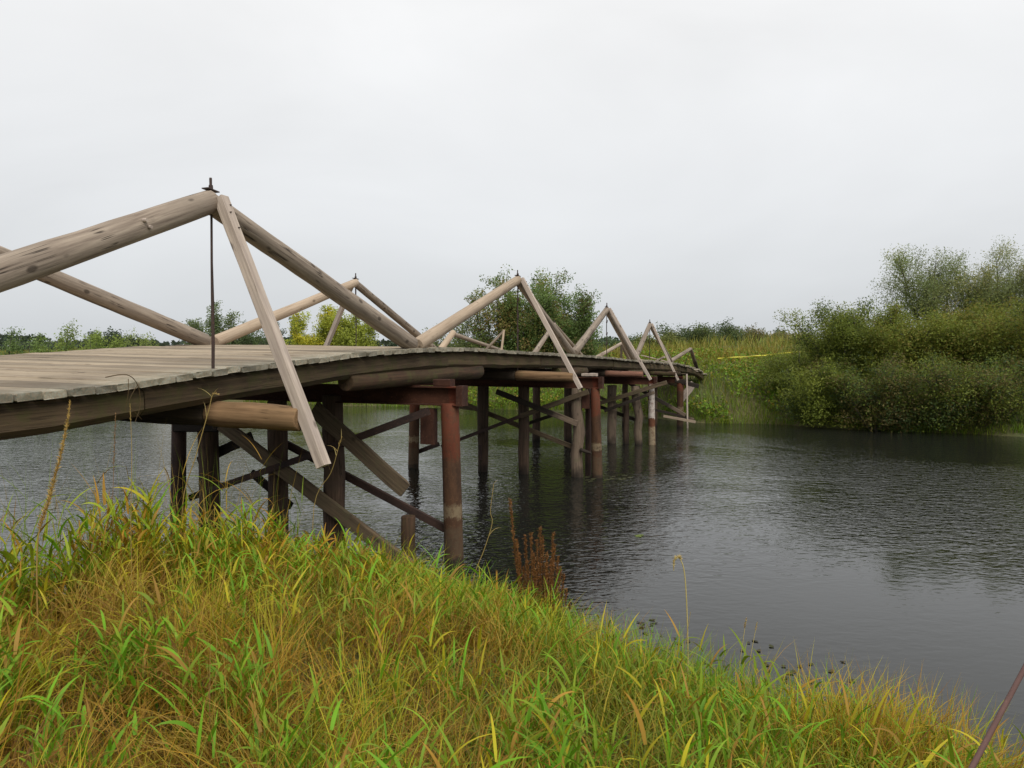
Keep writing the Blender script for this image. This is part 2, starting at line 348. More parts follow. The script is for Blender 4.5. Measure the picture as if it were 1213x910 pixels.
pm_ = N(nt, 'ShaderNodeMath', operation='MULTIPLY'); nt.links.new(patch, pm_.inputs[0]); nt.links.new(cm.outputs[0], pm_.inputs[1]); nt.links.new(pm_.outputs[0], hm.inputs[1])
bu = N(nt, 'ShaderNodeBump'); bu.inputs['Strength'].default_value = 1.0; bu.inputs['Distance'].default_value = 0.04
nt.links.new(hm.outputs[0], bu.inputs['Height']); nt.links.new(bu.outputs[0], b.inputs['Normal'])
wx = np.linspace(-400, 400, 3); WX, WY = np.meshgrid(wx, np.linspace(-100, 250, 3))
wo = finish_mesh('water', grid_mesh('water', WX, WY, WX*0), m)
tag(wo, 'dark rippled river water under the bridge', 'water', kind='structure')

# ------------------------------------------------------------------ the bridge
BR = empty('wooden_bridge', near_pt(11) + Vector((0, 0, 0)), 'long humpbacked timber bridge of grey planks on rusty and wooden piles with log A-frames', 'bridge')
# planks: eight shared shapes, one object each
plank_meshes = []
WID = 3.56; OVER = 0.16
for k in range(10):
    L = WID + 2*OVER; w = 0.19; h = 0.055
    prof = [(w/2-.006, -h/2), (w/2, -h/2+.006), (w/2, h/2-.008), (w/2-.008, h/2), (0, h/2+random.uniform(-.003, .002)), (-w/2+.008, h/2), (-w/2, h/2-.008), (-w/2, -h/2+.006), (-w/2+.006, -h/2)]
    rings = []; e0 = random.uniform(-.008, .014)
    for t in (0, 0.015, 0.25, 0.5, 0.75, 1):
        rings.append((random.uniform(-.003, .003), random.uniform(-.004, .004), e0 + t*(L-e0), (1+random.uniform(-.02, .02), random.uniform(.94, 1.06))))
    vs, fs = sweep(prof, rings)
    for j in range(len(prof)): vs[j] = (vs[j][0], vs[j][1], vs[j][2]+random.uniform(-.006, .006))
    me = bpy.data.meshes.new('plank'); me.from_pydata(vs, [], fs); me.materials.append(M['plank']); plank_meshes.append(me)
Y = 0.0; i = 0
inv_br = Matrix.Translation(BR.location).inverted()
while Y < 36.4:
    jit = 0.012 if Y < 24 else 0.05
    gapY = 0.203*DY + random.uniform(0, 0.006)
    zc0 = deck_z(Y, -OVER) - 0.03 + random.uniform(-.007, .007) + (random.uniform(-.02, .05) if Y > 27 else 0)
    zc1 = deck_z(Y, WID) - 0.03 + random.uniform(-.005, .005)
    off = random.uniform(-1, 1)*jit*1.6
    p0 = bp(Y, -OVER + off, zc0); p1 = bp(Y, WID+OVER+off, zc1)
    slope = (deck_z(Y+.1) - deck_z(Y-.1))/.2
    up = Vector((-DX*slope, -DY*slope, 1)).normalized()
    yaw = random.uniform(-1, 1)*(0.004 if Y < 24 else 0.03)
    p1 = p1 + D*yaw*WID
    z = (p1-p0).normalized(); x = up.cross(z).normalized(); y = z.cross(x)
    mt = Matrix(((x.x, y.x, z.x, p0.x), (x.y, y.y, z.y, p0.y), (x.z, y.z, z.z, p0.z), (0, 0, 0, 1)))
    if not (Y > 34.5 and random.random() < 0.3):
        o = bpy.data.objects.new('plank', random.choice(plank_meshes)); COL.objects.link(o)
        o.parent = BR; o.matrix_basis = inv_br @ mt
    Y += gapY; i += 1
# longitudinal stringers: near one is a deep squared log seen all along
def chain(w, drop, Ya, Yb, n=9):
    return [bp(Ya + (Yb-Ya)*k/n, w, deck_z(Ya + (Yb-Ya)*k/n, w) - drop) for k in range(n+1)]
for (a, b_) in ((-0.5, 6.4), (6.42, 11.9), (11.6, 16.1), (16.12, 22.3), (22.32, 27.0), (27.02, 32.0), (32.02, 36.2)):
    pts = chain(0.02, 0.19, a, b_)
    timber('stringer', pts[0], pts[-1], 0.2, 0.245, M['stringer'], BR, pts=pts, wob=0.04, ch=0.28)
for w in (0.9, 1.8, 2.7, 3.5):
    for (a, b_) in ((-0.5, 11.1), (11.12, 18.7), (18.72, 25.6), (25.62, 31.8), (31.82, 36.0)):
        pts = chain(w, 0.18, a, b_)
        log('stringer', pts[0], pts[-1], 0.115, 0.105, M['stringer'], BR, pts=pts, sides=10)
# corbel logs on the piers
for k, (ya, yb, z0) in {1: (9.4, 13.2, 0.385), 2: (17.4, 19.6, 0.40), 3: (24.4, 26.6, 0.40), 4: (30.8, 32.6, 0.39)}.items():
    for w in (0.03, 1.8, 3.5):
        y0 = NODE[k]; zz = deck_z(y0, w) - z0
        sl_ = (deck_z(yb, w)-deck_z(ya, w))/(yb-ya)
        a = bp(ya, w, zz+(ya-y0)*sl_*0.8-0.015); b_ = bp(yb, w, zz+(yb-y0)*sl_*0.5)
        if w < 1: log('corbel', a, b_, 0.115, 0.125, M['corbel'], BR, wob=0.05)
        else: log('corbel', a, b_, 0.11, 0.11, M['corbel'], BR, sides=10)
# needle logs hung under the deck below each apex; the raking braces stand on their outer ends
needle = {1: (0.118, 'needle', 0.93, 0.43), 2: (0.095, 'needle', 1.08, 0.47), 3: (0.085, 'needle_red', 1.0, 0.46), 4: (0.08, 'corbel', 0.9, 0.44)}
for k, (r, mm, s, dz) in needle.items():
    Y = APEX[k]; z = deck_z(Y) - dz + 0.12
    a = bp(Y, -s, z-0.13); b_ = bp(Y, 0.02, z-0.11); c_ = bp(Y, WID+0.9, z-0.03)
    log('needle_log', a, b_, r*0.92, r, M[mm], BR, wob=0.04, segs=7)
    log('needle_log_shaded', b_ + NRM*0.03, c_, r*0.97, r*1.08, M['shaded_log'], BR, wob=0.04, segs=8)  # same log continued inward, under-deck shade painted in by darker wood
# truss logs
def truss(k, w, ap, left, right, r, m, apz=None):
    pass
TH = {1: 1.505, 2: 1.34, 3: 1.30, 4: 1.28}
WN = 0.0
def foot(Y, w, r): return bp(Y, w, deck_z(Y, w) + r*0.45)
def apexpt(k, w):
    Y = APEX[k]; p = bp(Y, w, deck_z(Y, w) + TH[k]); return p
RAD = {1: 0.114, 2: 0.088, 3: 0.084, 4: 0.078}
for k in (1, 2, 3, 4):
    for side, w in (('near', WN), ('far', WID-0.06)):
        if side == 'far' and k == 3: continue
        ap = apexpt(k, w); r = RAD[k]
        yl = NODE[k-1] + 0.10; yr = NODE[k] - 0.10
        if side == 'far' and k == 1: ap.z -= 0.13
        ma = M['log_pink'] if (k == 2) else M['log']
        log('truss_log', foot(yl, w, r), ap + Vector((0, 0, 0)), r*1.12, r*0.93, ma, BR, segs=14, wob=0.025)
        log('truss_log', foot(yr, w, r), ap - D*0.06 + Vector((0, 0, 0.0)), r*1.0, r*0.85, M['log'], BR, segs=14, wob=0.025)
        for yy, sg in ((yl, 1), (yr, -1)):
            for dd in (.16, .30):
                q = bp(yy, w, deck_z(yy, w)) + (ap - bp(yy, w, deck_z(yy, w))).normalized()*dd + Vector((0, 0, r*.8))
                log('spike', q, q + Vector((0, 0, .05)), .008, .008, M['rod'], BR, sides=6, segs=1)
        rr = 0.0135 if k == 1 else 0.012
        rod = log('tie_rod', bp(APEX[k], w, deck_z(APEX[k]) - 0.55), ap + Vector((0, 0, r + 0.09)), rr, rr, M['rod'], BR, sides=8, segs=6, wob=0.35)
        # plate and nut on the apex
        q = ap + Vector((0, 0, r*0.92+0.005))
        timber('washer_plate', q - D*0.075, q + D*0.075 + Vector((0, 0, -0.012)), 0.075, 0.010, M['rod'], rod, segs=2)
        log('nut', q + Vector((0, 0, 0.006)), q + Vector((0, 0, 0.028)), 0.021, 0.021, M['rod'], rod, sides=6, segs=1, smooth=False)
        if side == 'near':
            s, zf = {1: (1.17, -0.96), 2: (1.23, -0.61), 3: (1.216, -0.66), 4: (1.0, -0.87)}[k]
            f = bp(APEX[k], -s, EYE+zf)
            wd, dp = {1: (0.105, 0.10), 2: (0.085, 0.08), 3: (0.085, 0.075), 4: (0.08, 0.07)}[k]
            t0 = ap + D*0.02 - NRM*(r*0.85) + Vector((0, 0, 0.03))
            rb = timber('raking_brace', f, t0, wd, dp, M['batten'], BR, segs=8, up=NRM, ch=0.06)
            ax = (t0-f).normalized(); fo = Vector((0, -1, 0)); fo = (fo - ax*fo.dot(ax)).normalized()
            for (dd, sx) in ((.07, .02), (.15, -.02), (.30, .015)):
                q = t0 - ax*dd - NRM*dp*.45 + D*sx
                log('nail', q, q - NRM*.012, .007, .007, M['rod'], rb, sides=6, segs=1)
        else:
            f = bp(APEX[k], w + 1.15, EYE - 0.7)
            timber('raking_brace', f, ap + NRM*(r*0.8), 0.10, 0.08, M['batten'], BR, segs=6, up=NRM, ch=0.06)
# two pale cut-off knots on the near log
for (x, y, rr) in ((158.5, 262, .017), (164, 270, .016)):
    p = at_w(x, y, WN) - NRM*0.118
    log('knot', p + NRM*0.02, p - NRM*0.006, rr, rr, M['batten'], BR, sides=10, segs=1)
# wire wound round the second and third rods
for k in (2, 3):
    for dz in (0.95, 0.62, 0.35):
        p = bp(APEX[k], WN, deck_z(APEX[k]) + dz); log('rod_clamp', p, p+Vector((0.01, 0, 0.05)), 0.022, 0.022, M['rod'], BR, sides=6, segs=1)
# fifth frame at the far bank
w = WN
a5 = at(818, 413.5, 34.6)
log('truss_log', at(790, 430.5, 32.3), a5, 0.085, 0.07, M['log'], BR)
log('truss_log', at(829, 448, 36.6), a5 + Vector((0.02, 0.05, 0)), 0.09, 0.075, M['pile_pale'], BR)
log('tie_rod', a5, at(806, 440, 34.6) + Vector((0, 0, -0.2)), 0.012, 0.012, M['rod'], BR, sides=6)
a5f = at(736, 407, 36.0)
log('truss_log', at(706, 424, 34.0), a5f, 0.085, 0.07, M['log'], BR)
log('truss_log', a5f, at(750, 436, 37.6), 0.07, 0.08, M['log'], BR)
timber('raking_brace', a5f, at(736, 424, 36.5), 0.1, 0.07, M['log'], BR)
# the fallen third frame on the far side
log('truss_log', at(522, 414, 20.6), at(537, 394, 21.2), 0.085, 0.08, M['log_pink'], BR)
log('truss_log', at(537, 396, 21.4), at(599, 417, 25.6), 0.062, 0.05, M['log'], BR)
timber('raking_brace', at(574, 416, 23.6), at(597, 392, 23.4), 0.085, 0.06, M['log'], BR)
timber('raking_brace', at(597, 391, 23.4), at(594, 416, 23.2), 0.055, 0.05, M['log_pink'], BR)
timber('raking_brace', at(773, 430, 30.9), at(787, 423, 30.4), 0.10, 0.06, M['batten'], BR)
for (xa, ya, xb, yb, Yd) in ((748, 424, 790, 432, 29.4), (760, 421, 800, 431, 31.0), (800, 434, 826, 440, 34.5)):
    timber('loose_board', at(xa, ya, Yd), at(xb, yb, Yd+0.6), 0.13, 0.035, M['batten'], BR, up=Vector((0.2, 0, 1)))
# ---- piers
# (k, w, top z rel. to deck, radius, material, lean at foot, crooked)
def pile(k, w, r0, r1, m, top=None, lean=(0, 0), name='timber_pile', crook=0.0, sides=14, zt=None, yoff=0.0):
    Y = NODE[k]; zt = zt if zt is not None else deck_z(Y, w) - 0.83
    t = bp(Y, w, zt) + D*yoff; f = bp(Y, w + lean[0], -1.5) + D*(lean[1]+yoff)
    pts = None
    if crook:
        pts = [f.lerp(t, q/7) + NRM*crook*math.sin(q*2.2) + D*crook*0.5*math.sin(q*3.1) for q in range(8)]
    return log(name, f, t, r1, r0, m, BR, sides=sides, segs=7, wob=0.06 if name == 'timber_pile' else 0.0, pts=pts, up=Vector((0, 1, 0)))
for k in (1, 2, 3, 4):
    Y = NODE[k]; zt = deck_z(Y) - 0.53; hb = 0.26 if k < 3 else 0.24
    s = {1: 0.76, 2: 0.72, 3: 0.72, 4: 0.42}[k]
    a = bp(Y, -s, zt - hb/2); b_ = bp(Y, WID+0.75, zt - hb/2 + 0.02)
    cb = extrude('cross_beam', ibeam(0.20, hb), a, b_, M['steel'], BR)
    ep = a - NRM*0.0
    if k < 4: extrude('end_plate', [(0.105, -hb/2-.002), (0.105, hb/2+.012), (-0.105, hb/2+.012), (-0.105, -hb/2-.002)], ep + NRM*0.08, ep - NRM*0.006, M['steel_plain'], cb)
bm_ = deck_z(NODE[1]) - 0.79
pile(1, -0.54, 0.125, 0.14, M['steel_pile'], name='steel_pile', lean=(-0.10, 0), zt=bm_+0.02)
pile(1, 4.10, 0.11, 0.12, M['steel_dark'], name='steel_pile', lean=(0.12, 0), zt=bm_)
pile(1, 3.55, 0.15, 0.17, M['pile'], zt=bm_, lean=(0.08, .1))
pile(1, 2.27, 0.145, 0.155, M['pile'], zt=bm_, crook=0.012)
pile(1, 1.32, 0.15, 0.165, M['pile'], zt=bm_+.1, lean=(-.03, 0), crook=0.012)
pile(1, 0.10, 0.10, 0.11, M['corbel'], zt=at_pier(1, 480, 612).z, crook=0.01)
pile(2, -0.54, 0.105, 0.145, M['steel_pile'], name='steel_pile', lean=(-0.10, 0), zt=deck_z(NODE[2])-.78)
pile(2, -0.12, 0.13, 0.15, M['pile_pale'], crook=0.035, zt=deck_z(NODE[2])-.80)
pile(2, -0.30, 0.07, 0.075, M['steel_dark'], name='steel_pile', zt=deck_z(NODE[2])-.8, yoff=.3)
pile(2, 1.22, 0.135, 0.125, M['pile'], zt=deck_z(NODE[2])-.78, crook=0.01)
pile(2, 2.27, 0.145, 0.10, M['pile'], zt=deck_z(NODE[2])-.78)
pile(2, 4.12, 0.13, 0.14, M['steel_pile'], name='steel_pile', lean=(0.1, 0), zt=deck_z(NODE[2])-.7)
pile(3, -0.55, 0.10, 0.12, M['steel_pile_white'], name='steel_pile', lean=(-0.06, 0), zt=deck_z(NODE[3])-.76)
pile(3, -0.06, 0.14, 0.12, M['pile_pale'], crook=0.05, lean=(-.2, 0))
pile(3, 0.72, 0.15, 0.14, M['pile_pale'], crook=0.012)
pile(3, 2.2, 0.13, 0.13, M['pile']); pile(3, 3.3, 0.13, 0.13, M['pile'])
pile(3, 0.25, 0.09, 0.09, M['pile'], zt=1.5)
pile(4, -0.32, 0.13, 0.135, M['steel_pile'], name='steel_pile', zt=deck_z(NODE[4])-.76)
pile(4, 0.7, 0.12, 0.12, M['pile']); pile(4, 1.9, 0.12, 0.12, M['pile']); pile(4, 3.2, 0.12, 0.12, M['pile'])
# brackets beside the steel piles
for (k, x0, x1, y0, y1) in ((1, 500, 516, 484, 526), (2, 690, 699, 466, 484), (3, 768, 773, 456, 474)):
    a = at_pier(k, (x0+x1)/2, y1, -0.02); b_ = at_pier(k, (x0+x1)/2, y0, -0.02)
    wd = (at_pier(k, x1, y0, -0.02) - at_pier(k, x0, y0, -0.02)).length
    extrude('bracket', [(wd/2, -.06), (wd/2, .06), (-wd/2, .06), (-wd/2, .045), (wd/2-.01, .045), (wd/2-.01, -.045), (-wd/2, -.045), (-wd/2, -.06)], a, b_, M['steel_plain'], BR, up=D)
# block, chocks
a = at_pier(1, 497, 452, 0.0) ; 
timber('chock', at_pier(1, 516, 453.5, 0.05), at_pier(1, 536, 453.5, 0.05), 0.16, 0.10, M['steel_plain'], BR)
timber('cap_block', at_pier(1, 210, 506, -.05), at_pier(1, 262, 506, -.05), 0.2, 0.14, M['pile'], BR)
timber('cap_block', at_pier(2, 690, 444, -.02), at_pier(2, 707, 444, -.02), 0.2, 0.07, M['batten'], BR, wob=.05)
def pb(k, x0, y0, x1, y1, w, h, m, off, nm='cross_brace', kind='timber', ragged=0.0, x2=None):
    a = at_pier(k, x0, y0, off); b_ = at_pier(k, x1, y1, off)
    if kind == 'timber': return timber(nm, a, b_, w, h, m, BR, up=D, segs=7, wob=.03, ragged=ragged)
    return extrude(nm, channel(w, h), a, b_, m, BR, up=D)
# pier 1
pb(1, 262, 502, 486, 672, 0.20, 0.075, M['brace'], -0.20)
pb(1, 372, 484, 479, 580, 0.235, 0.06, M['brace'], -0.26, ragged=0.05)
pb(1, 240, 584, 366, 540, 0.09, 0.05, M['steel_dark'], -0.24, kind='c')
pb(1, 366, 540, 508, 487, 0.10, 0.05, M['steel_dark'], -0.24, kind='c')
pb(1, 335, 524, 535, 630, 0.105, 0.06, M['steel_dark'], 0.18, kind='c')
pb(1, 236, 547, 298, 517, 0.15, 0.06, M['pile'], 0.18)
pb(1, 298, 560, 345, 600, 0.12, 0.05, M['pile'], 0.20)
pb(1, 225, 590, 262, 575, 0.10, 0.05, M['pile'], 0.2)
# pier 2
pb(2, 588, 464, 684, 502, 0.13, 0.05, M['pile_pale'], -0.2)
pb(2, 523, 529, 617, 493, 0.08, 0.05, M['steel_dark'], -0.18, kind='c')
pb(2, 617, 493, 697, 464, 0.12, 0.05, M['brace'], -0.18)
pb(2, 553, 480, 680, 530, 0.11, 0.06, M['brace'], 0.18)
pb(2, 488, 538, 520, 526, 0.11, 0.05, M['steel_dark'], 0.18, kind='c')
pb(2, 625, 502, 660, 490, 0.08, 0.04, M['pile_pale'], 0.2)
pb(2, 500, 476, 560, 484, 0.1, 0.04, M['brace'], 0.2)
pb(2, 569, 527, 569, 545, 0.10, 0.05, M['steel_dark'], -0.12)
# branch stub on the crooked pile
log('branch_stub', at_pier(2, 688, 533, -.1), at_pier(2, 700, 537, -.15), 0.045, 0.03, M['pile_pale'], BR)
# pier 3
pb(3, 700, 481, 790, 453, 0.13, 0.06, M['brace'], -0.2)
pb(3, 716, 487, 775, 465, 0.10, 0.05, M['pile_pale'], -0.28)
pb(3, 745, 454, 812, 492, 0.11, 0.06, M['pile_pale'], 0.3)
pb(3, 700, 478, 760, 500, 0.11, 0.05, M['pile_pale'], 0.2)
pb(3, 700, 466, 735, 482, 0.10, 0.05, M['brace'], 0.2)
# pier 4 and the wreckage by the bank
pb(4, 770, 484, 822, 497, 0.10, 0.05, M['pile_pale'], -0.3)
pb(4, 786, 493, 824, 500, 0.10, 0.05, M['log_pink'], -0.6)
pb(4, 800, 450, 828, 458, 0.17, 0.06, M['pile_pale'], -0.1)
timber('thin_post', at(814.5, 510, 31.0), at(813.5, 443, 31.0), 0.06, 0.05, M['batten'], BR, up=Vector((0, 1, 0)))
pb(4, 806, 474, 822, 454, 0.28, 0.05, M['batten'], 0.4)
pb(4, 786, 452, 806, 456, 0.17, 0.06, M['brace'], 0.3)

# ------------------------------------------------------------------ foliage material
def leafmat(name, trans=0.3, rough=0.55, spec=0.25, tone=(1, 1, 1)):
    m, nt, b, o = mat(name)
    at_ = N(nt, 'ShaderNodeAttribute'); at_.attribute_name = 'tint'
    tn = mixc(nt, 1.0, at_.outputs['Color'], tone, 'MULTIPLY')
    nt.links.new(tn, b.inputs['Base Color']); b.inputs['Roughness'].default_value = rough; b.inputs['Specular IOR Level'].default_value = spec
    t = N(nt, 'ShaderNodeBsdfTranslucent'); nt.links.new(tn, t.inputs[0])
    mx = N(nt, 'ShaderNodeMixShader'); mx.inputs[0].default_value = trans
    nt.links.new(b.outputs[0], mx.inputs[1]); nt.links.new(t.outputs[0], mx.inputs[2]); nt.links.new(mx.outputs[0], o.inputs[0])
    return m
M['leaf'] = leafmat('leaf', 0.45); M['grass'] = leafmat('grass_blade', 0.27, tone=(.97, .95, .66))
def blades(base, h, w, az, th0, th1, c0, c1, seg=6, twist=None, power=1.4):
    """curved tapering blades; th0/th1 = lean from vertical at base and added by the tip"""
    n = len(base); t = np.linspace(0, 1, seg+1)
    V = np.zeros((n, seg+1, 2, 3)); C = np.zeros((n, seg+1, 2, 3))
    pos = base.copy(); dx, dy = np.cos(az), np.sin(az)
    sx, sy = -dy, dx
    if twist is None: twist = RS.uniform(-.9, .9, n)
    for k in range(seg+1):
        if k > 0:
            tm = (t[k]+t[k-1])/2; th = th0 + th1*tm**power; ds = h/seg
            pos = pos + np.stack([np.sin(th)*dx*ds, np.sin(th)*dy*ds, np.cos(th)*ds], -1)
        th = th0 + th1*t[k]**power
        wk = w*max(0.0, 1-t[k])**.75*(0.6+0.6*min(1, t[k]*4))*0.5 + w*0.006
        # width direction: sideways, tilted by twist
        ux = sx*np.cos(twist) + dx*np.sin(twist)*np.cos(th); uy = sy*np.cos(twist) + dy*np.sin(twist)*np.cos(th); uz = -np.sin(twist)*np.sin(th)
        U = np.stack([ux, uy, uz], -1)*wk[:, None]
        V[:, k, 0] = pos - U; V[:, k, 1] = pos + U
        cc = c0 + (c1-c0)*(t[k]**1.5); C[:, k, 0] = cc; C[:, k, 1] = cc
    idx = np.arange(n*(seg+1)*2).reshape(n, seg+1, 2)
    Fq = np.stack([idx[:, :-1, 0], idx[:, :-1, 1], idx[:, 1:, 1], idx[:, 1:, 0]], -1).reshape(-1, 4)
    return V.reshape(-1, 3), Fq, C.reshape(-1, 3)
def join_np(parts):
    V, Fq, C = [], [], []; off = 0
    for v, f, c in parts:
        V.append(v); Fq.append(f+off); C.append(c); off += len(v)
    return np.concatenate(V), np.concatenate(Fq), np.concatenate(C)
def shade(base, n, v=0.25, hue=0.12):
    b = np.array(base)[None]*np.ones((n, 1)); k = RS.uniform(1-v, 1+v, (n, 1)); hshift = RS.uniform(-hue, hue, (n, 1))
    b = b*k; b[:, 0:1] *= 1+hshift; b[:, 2:3] *= 1-hshift*0.5
    return b

# ---- near bank
GREEN = (0.19, 0.29, 0.022); FRESH = (0.15, 0.35, 0.022); YEL = (0.40, 0.37, 0.025); GOLD = (0.38, 0.22, 0.03); BROWN = (0.21, 0.10, 0.022); STRAW = (0.46, 0.32, 0.08); DKG = (0.09, 0.15, 0.02)
def pick(cols, probs, n):
    idx = RS.choice(len(cols), n, p=np.array(probs)/sum(probs)); return np.array(cols)[idx], idx
def scatter(n, y0, y1, emerg=0.1, dens=1.0):
    """points on the near bank, denser towards the camera"""
    Y = y0*(y1/y0)**RS.uniform(0, 1, n*3); keep = RS.uniform(0, 1, n*3) < (Y/y1)**0.5; Y = Y[keep][:n]
    X = RS.uniform(-1, 1, len(Y))*(0.74*Y + 1.0)
    ny = np.interp(X, NEAR[:, 0], NEAR[:, 1]); ok = ny - Y > -emerg
    X, Y = X[ok], Y[ok]; d = (ny[ok]-Y)
    return X, Y, d, ground_z(X, Y)
def dryness(X, Y):
    return np.clip(0.31 - 0.24*X + 0.32*vnoise(X, Y, 1.1, 4) - 0.05*(Y-5) + 0.9*np.exp(-(((X-2.15)/.5)**2+((Y-4.3)/.6)**2)), 0.02, 0.97)
parts = []
# fine dry and green understorey
X, Y, d, Z = scatter(56000, 1.7, 10.8, 0.05)
n = len(X); dr = dryness(X, Y); isdry = RS.uniform(0, 1, n) < dr
cd_, _ = pick([GOLD, BROWN, STRAW, YEL, (.42, .30, .03)], [4, 2, 1.3, 2, 2.5], n); cg_, _ = pick([GREEN, FRESH, YEL, DKG], [3, 2.5, 2.5, 1], n)
c = np.where(isdry[:, None], cd_, cg_)*RS.uniform(.7, 1.25, (n, 1))
h = RS.uniform(.22, .62, n)*(1+0.38*vnoise(X, Y, 2.4, 1)); w = np.where(isdry, RS.uniform(.0028, .0065, n), RS.uniform(.004, .010, n))
base = np.stack([X, Y, Z-.02], -1)
tip = c*np.where(RS.uniform(0, 1, n) < .35, 1.0, 0.0)[:, None] + 0
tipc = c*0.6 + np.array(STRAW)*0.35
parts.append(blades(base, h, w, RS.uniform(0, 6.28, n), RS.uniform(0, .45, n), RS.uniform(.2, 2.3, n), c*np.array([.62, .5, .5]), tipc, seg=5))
# matted dead thatch lying low
X, Y, d, Z = scatter(22000, 1.7, 10.5, 0.0); n = len(X)
cb, _ = pick([GOLD, BROWN, STRAW], [3, 3, 1.5], n); cb = cb*RS.uniform(.5, 1.1, (n, 1))
parts.append(blades(np.stack([X, Y, Z+RS.uniform(0, .12, n)], -1), RS.uniform(.15, .4, n), RS.uniform(.002, .005, n), RS.uniform(0, 6.28, n), RS.uniform(.6, 1.3, n), RS.uniform(0, .7, n), cb, cb, seg=3))
# bent-over oat-coloured tufts
X, Y, d, Z = scatter(420, 1.9, 10.0, -0.35); k = 45
dr = dryness(X, Y); keep = dr > .28; X, Y, Z = X[keep], Y[keep], Z[keep]
X = np.repeat(X, k); Y = np.repeat(Y, k); Z = np.repeat(Z, k); n = len(X)
az = np.repeat(RS.uniform(0, 6.28, n//k), k) + RS.normal(0, .8, n); tc_ = np.repeat(pick([GOLD, STRAW, YEL, BROWN], [3, 2, 3, 1.5], n//k)[0], k, axis=0)*RS.uniform(.75, 1.25, (n, 1))
parts.append(blades(np.stack([X+RS.normal(0, .05, n), Y+RS.normal(0, .05, n), Z], -1), RS.uniform(.35, .72, n), RS.uniform(.003, .007, n), az, RS.uniform(0, .3, n), RS.uniform(.7, 2.3, n), tc_*.8, tc_*1.1, seg=7))
V, Fq, C = join_np(parts)
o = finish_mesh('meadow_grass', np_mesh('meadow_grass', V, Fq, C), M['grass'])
tag(o, 'tangled golden and green fine grass covering the near bank', 'grass', kind='stuff')
# broad-leaved reed grass: stems with alternate leaves
def reeds(X, Y, Z, hh, cols, lw=.014, leaves=7, up=.25):
    n = len(X); ps = []
    az = RS.uniform(0, 6.28, n); lean = RS.uniform(.02, .22, n)
    base = np.stack([X, Y, Z-.03], -1)
    ps.append(blades(base, hh, np.full(n, .005), az, lean, np.zeros(n), cols*.8, cols*.9, seg=4, power=1))
    for k in range(leaves):
        t = (k+1.2)/(leaves+.8)*RS.uniform(.9, 1.05, n)
        lb = base + np.stack([np.sin(lean)*np.cos(az)*hh*t, np.sin(lean)*np.sin(az)*hh*t, np.cos(lean)*hh*t], -1)
        la = az + k*math.pi*.93 + RS.normal(0, .5, n)
        ll = hh*RS.uniform(.30, .5, n)*(1.05-.35*t)
        low = (k < 2); cc = cols*RS.uniform(.75, 1.2, (n, 1))
        yl = RS.uniform(0, 1, n) < (.6 if low else .12)
        cc = np.where(yl[:, None], np.array((.44, .27, .06))[None]*.85*RS.uniform(.7, 1.1, (n, 1)), cc)
        ps.append(blades(lb, ll, lw*RS.uniform(.6, 1.15, n), la, RS.uniform(up, up+.45, n), RS.uniform(.2, 1.5, n), cc, cc*np.array([1.15, 1.0, .9]), seg=6))
    return ps
parts = []
# fringe along the water edge
def edge_pts(n, dmin, dmax, x0=-9, x1=6):
    X = RS.uniform(x0, x1, n); ny = np.interp(X, NEAR[:, 0], NEAR[:, 1]); d = RS.uniform(dmin, dmax, n); Y = ny - d
    ok = (Y > 2.2) & (np.abs(X) < .74*Y+1.2); X, Y = X[ok], Y[ok]; return X, Y, ground_z(X, Y)
X, Y, Z = edge_pts(2700, -.1, 2.3, -4.6, 0.3); n = len(X)
cols, _ = pick([GREEN, FRESH, YEL, (0.27, 0.36, .03), GOLD], [3, 2, 2.6, 3, 1.6], n)
hh = RS.uniform(.4, 1.0, n)*np.interp(X, [-5, -3.6, -2.9, -2.2, -1.6, -1.2, -.6, .2], [.7, .72, .80, .70, .52, .46, .42, .5])*(1+.28*vnoise(X, Y, 2.2, 7))
parts += reeds(X, Y, Z, hh, cols*1.05, lw=.021, leaves=9)
# scattered inland reeds
X, Y, d, Z = scatter(3600, 1.8, 9.0, -.9)
cl = vnoise(X, Y, .9, 9) > -.12; X, Y, Z = X[cl], Y[cl], Z[cl]; n = len(X)
cols, _ = pick([GREEN, FRESH, YEL], [3, 3, 2], n)
parts += reeds(X, Y, Z, RS.uniform(.32, .66, n), cols, lw=.0155, leaves=6, up=.3)
# bright leafy clumps close to the camera
cen = np.array([(-1.55, 2.75), (-1.2, 3.35), (-.8, 2.7), (-1.75, 3.6), (.15, 3.1), (-.35, 2.45), (.7, 2.7), (-2.1, 3.2)])
ci = RS.randint(0, len(cen), 330); X = cen[ci, 0]+RS.normal(0, .12, 330); Y = cen[ci, 1]+RS.normal(0, .12, 330)
cols, _ = pick([FRESH, GREEN, (.2, .34, .03)], [3, 2, 2], 330)
parts += reeds(X, Y, ground_z(X, Y), RS.uniform(.3, .58, 330), cols, lw=.017, leaves=6, up=.3)
# thin tall stalks standing against the water at far left
n = 380; X = RS.uniform(-3.9, -2.1, n); ny = np.interp(X, NEAR[:, 0], NEAR[:, 1]); Y = ny - RS.uniform(.1, 1.3, n); Zs = ground_z(X, Y)
cs, _ = pick([GREEN, (.3, .22, .08), STRAW], [3, 3, 1], n)
parts.append(blades(np.stack([X, Y, Zs], -1), RS.uniform(.85, 1.45, n), RS.uniform(.004, .007, n), RS.uniform(0, 6.28, n), RS.uniform(0, .15, n), RS.uniform(.05, .5, n), cs, cs, seg=7))
parts += reeds(X[:90], Y[:90], Zs[:90], RS.uniform(.85, 1.35, 90), cs[:90], lw=.010, leaves=6, up=.3)
V, Fq, C = join_np(parts)
o = finish_mesh('reed_grass', np_mesh('reed_grass', V, Fq, C), M['grass'])
tag(o, 'broad-leaved green reed grass along the near water edge below the bridge', 'reeds', kind='stuff')
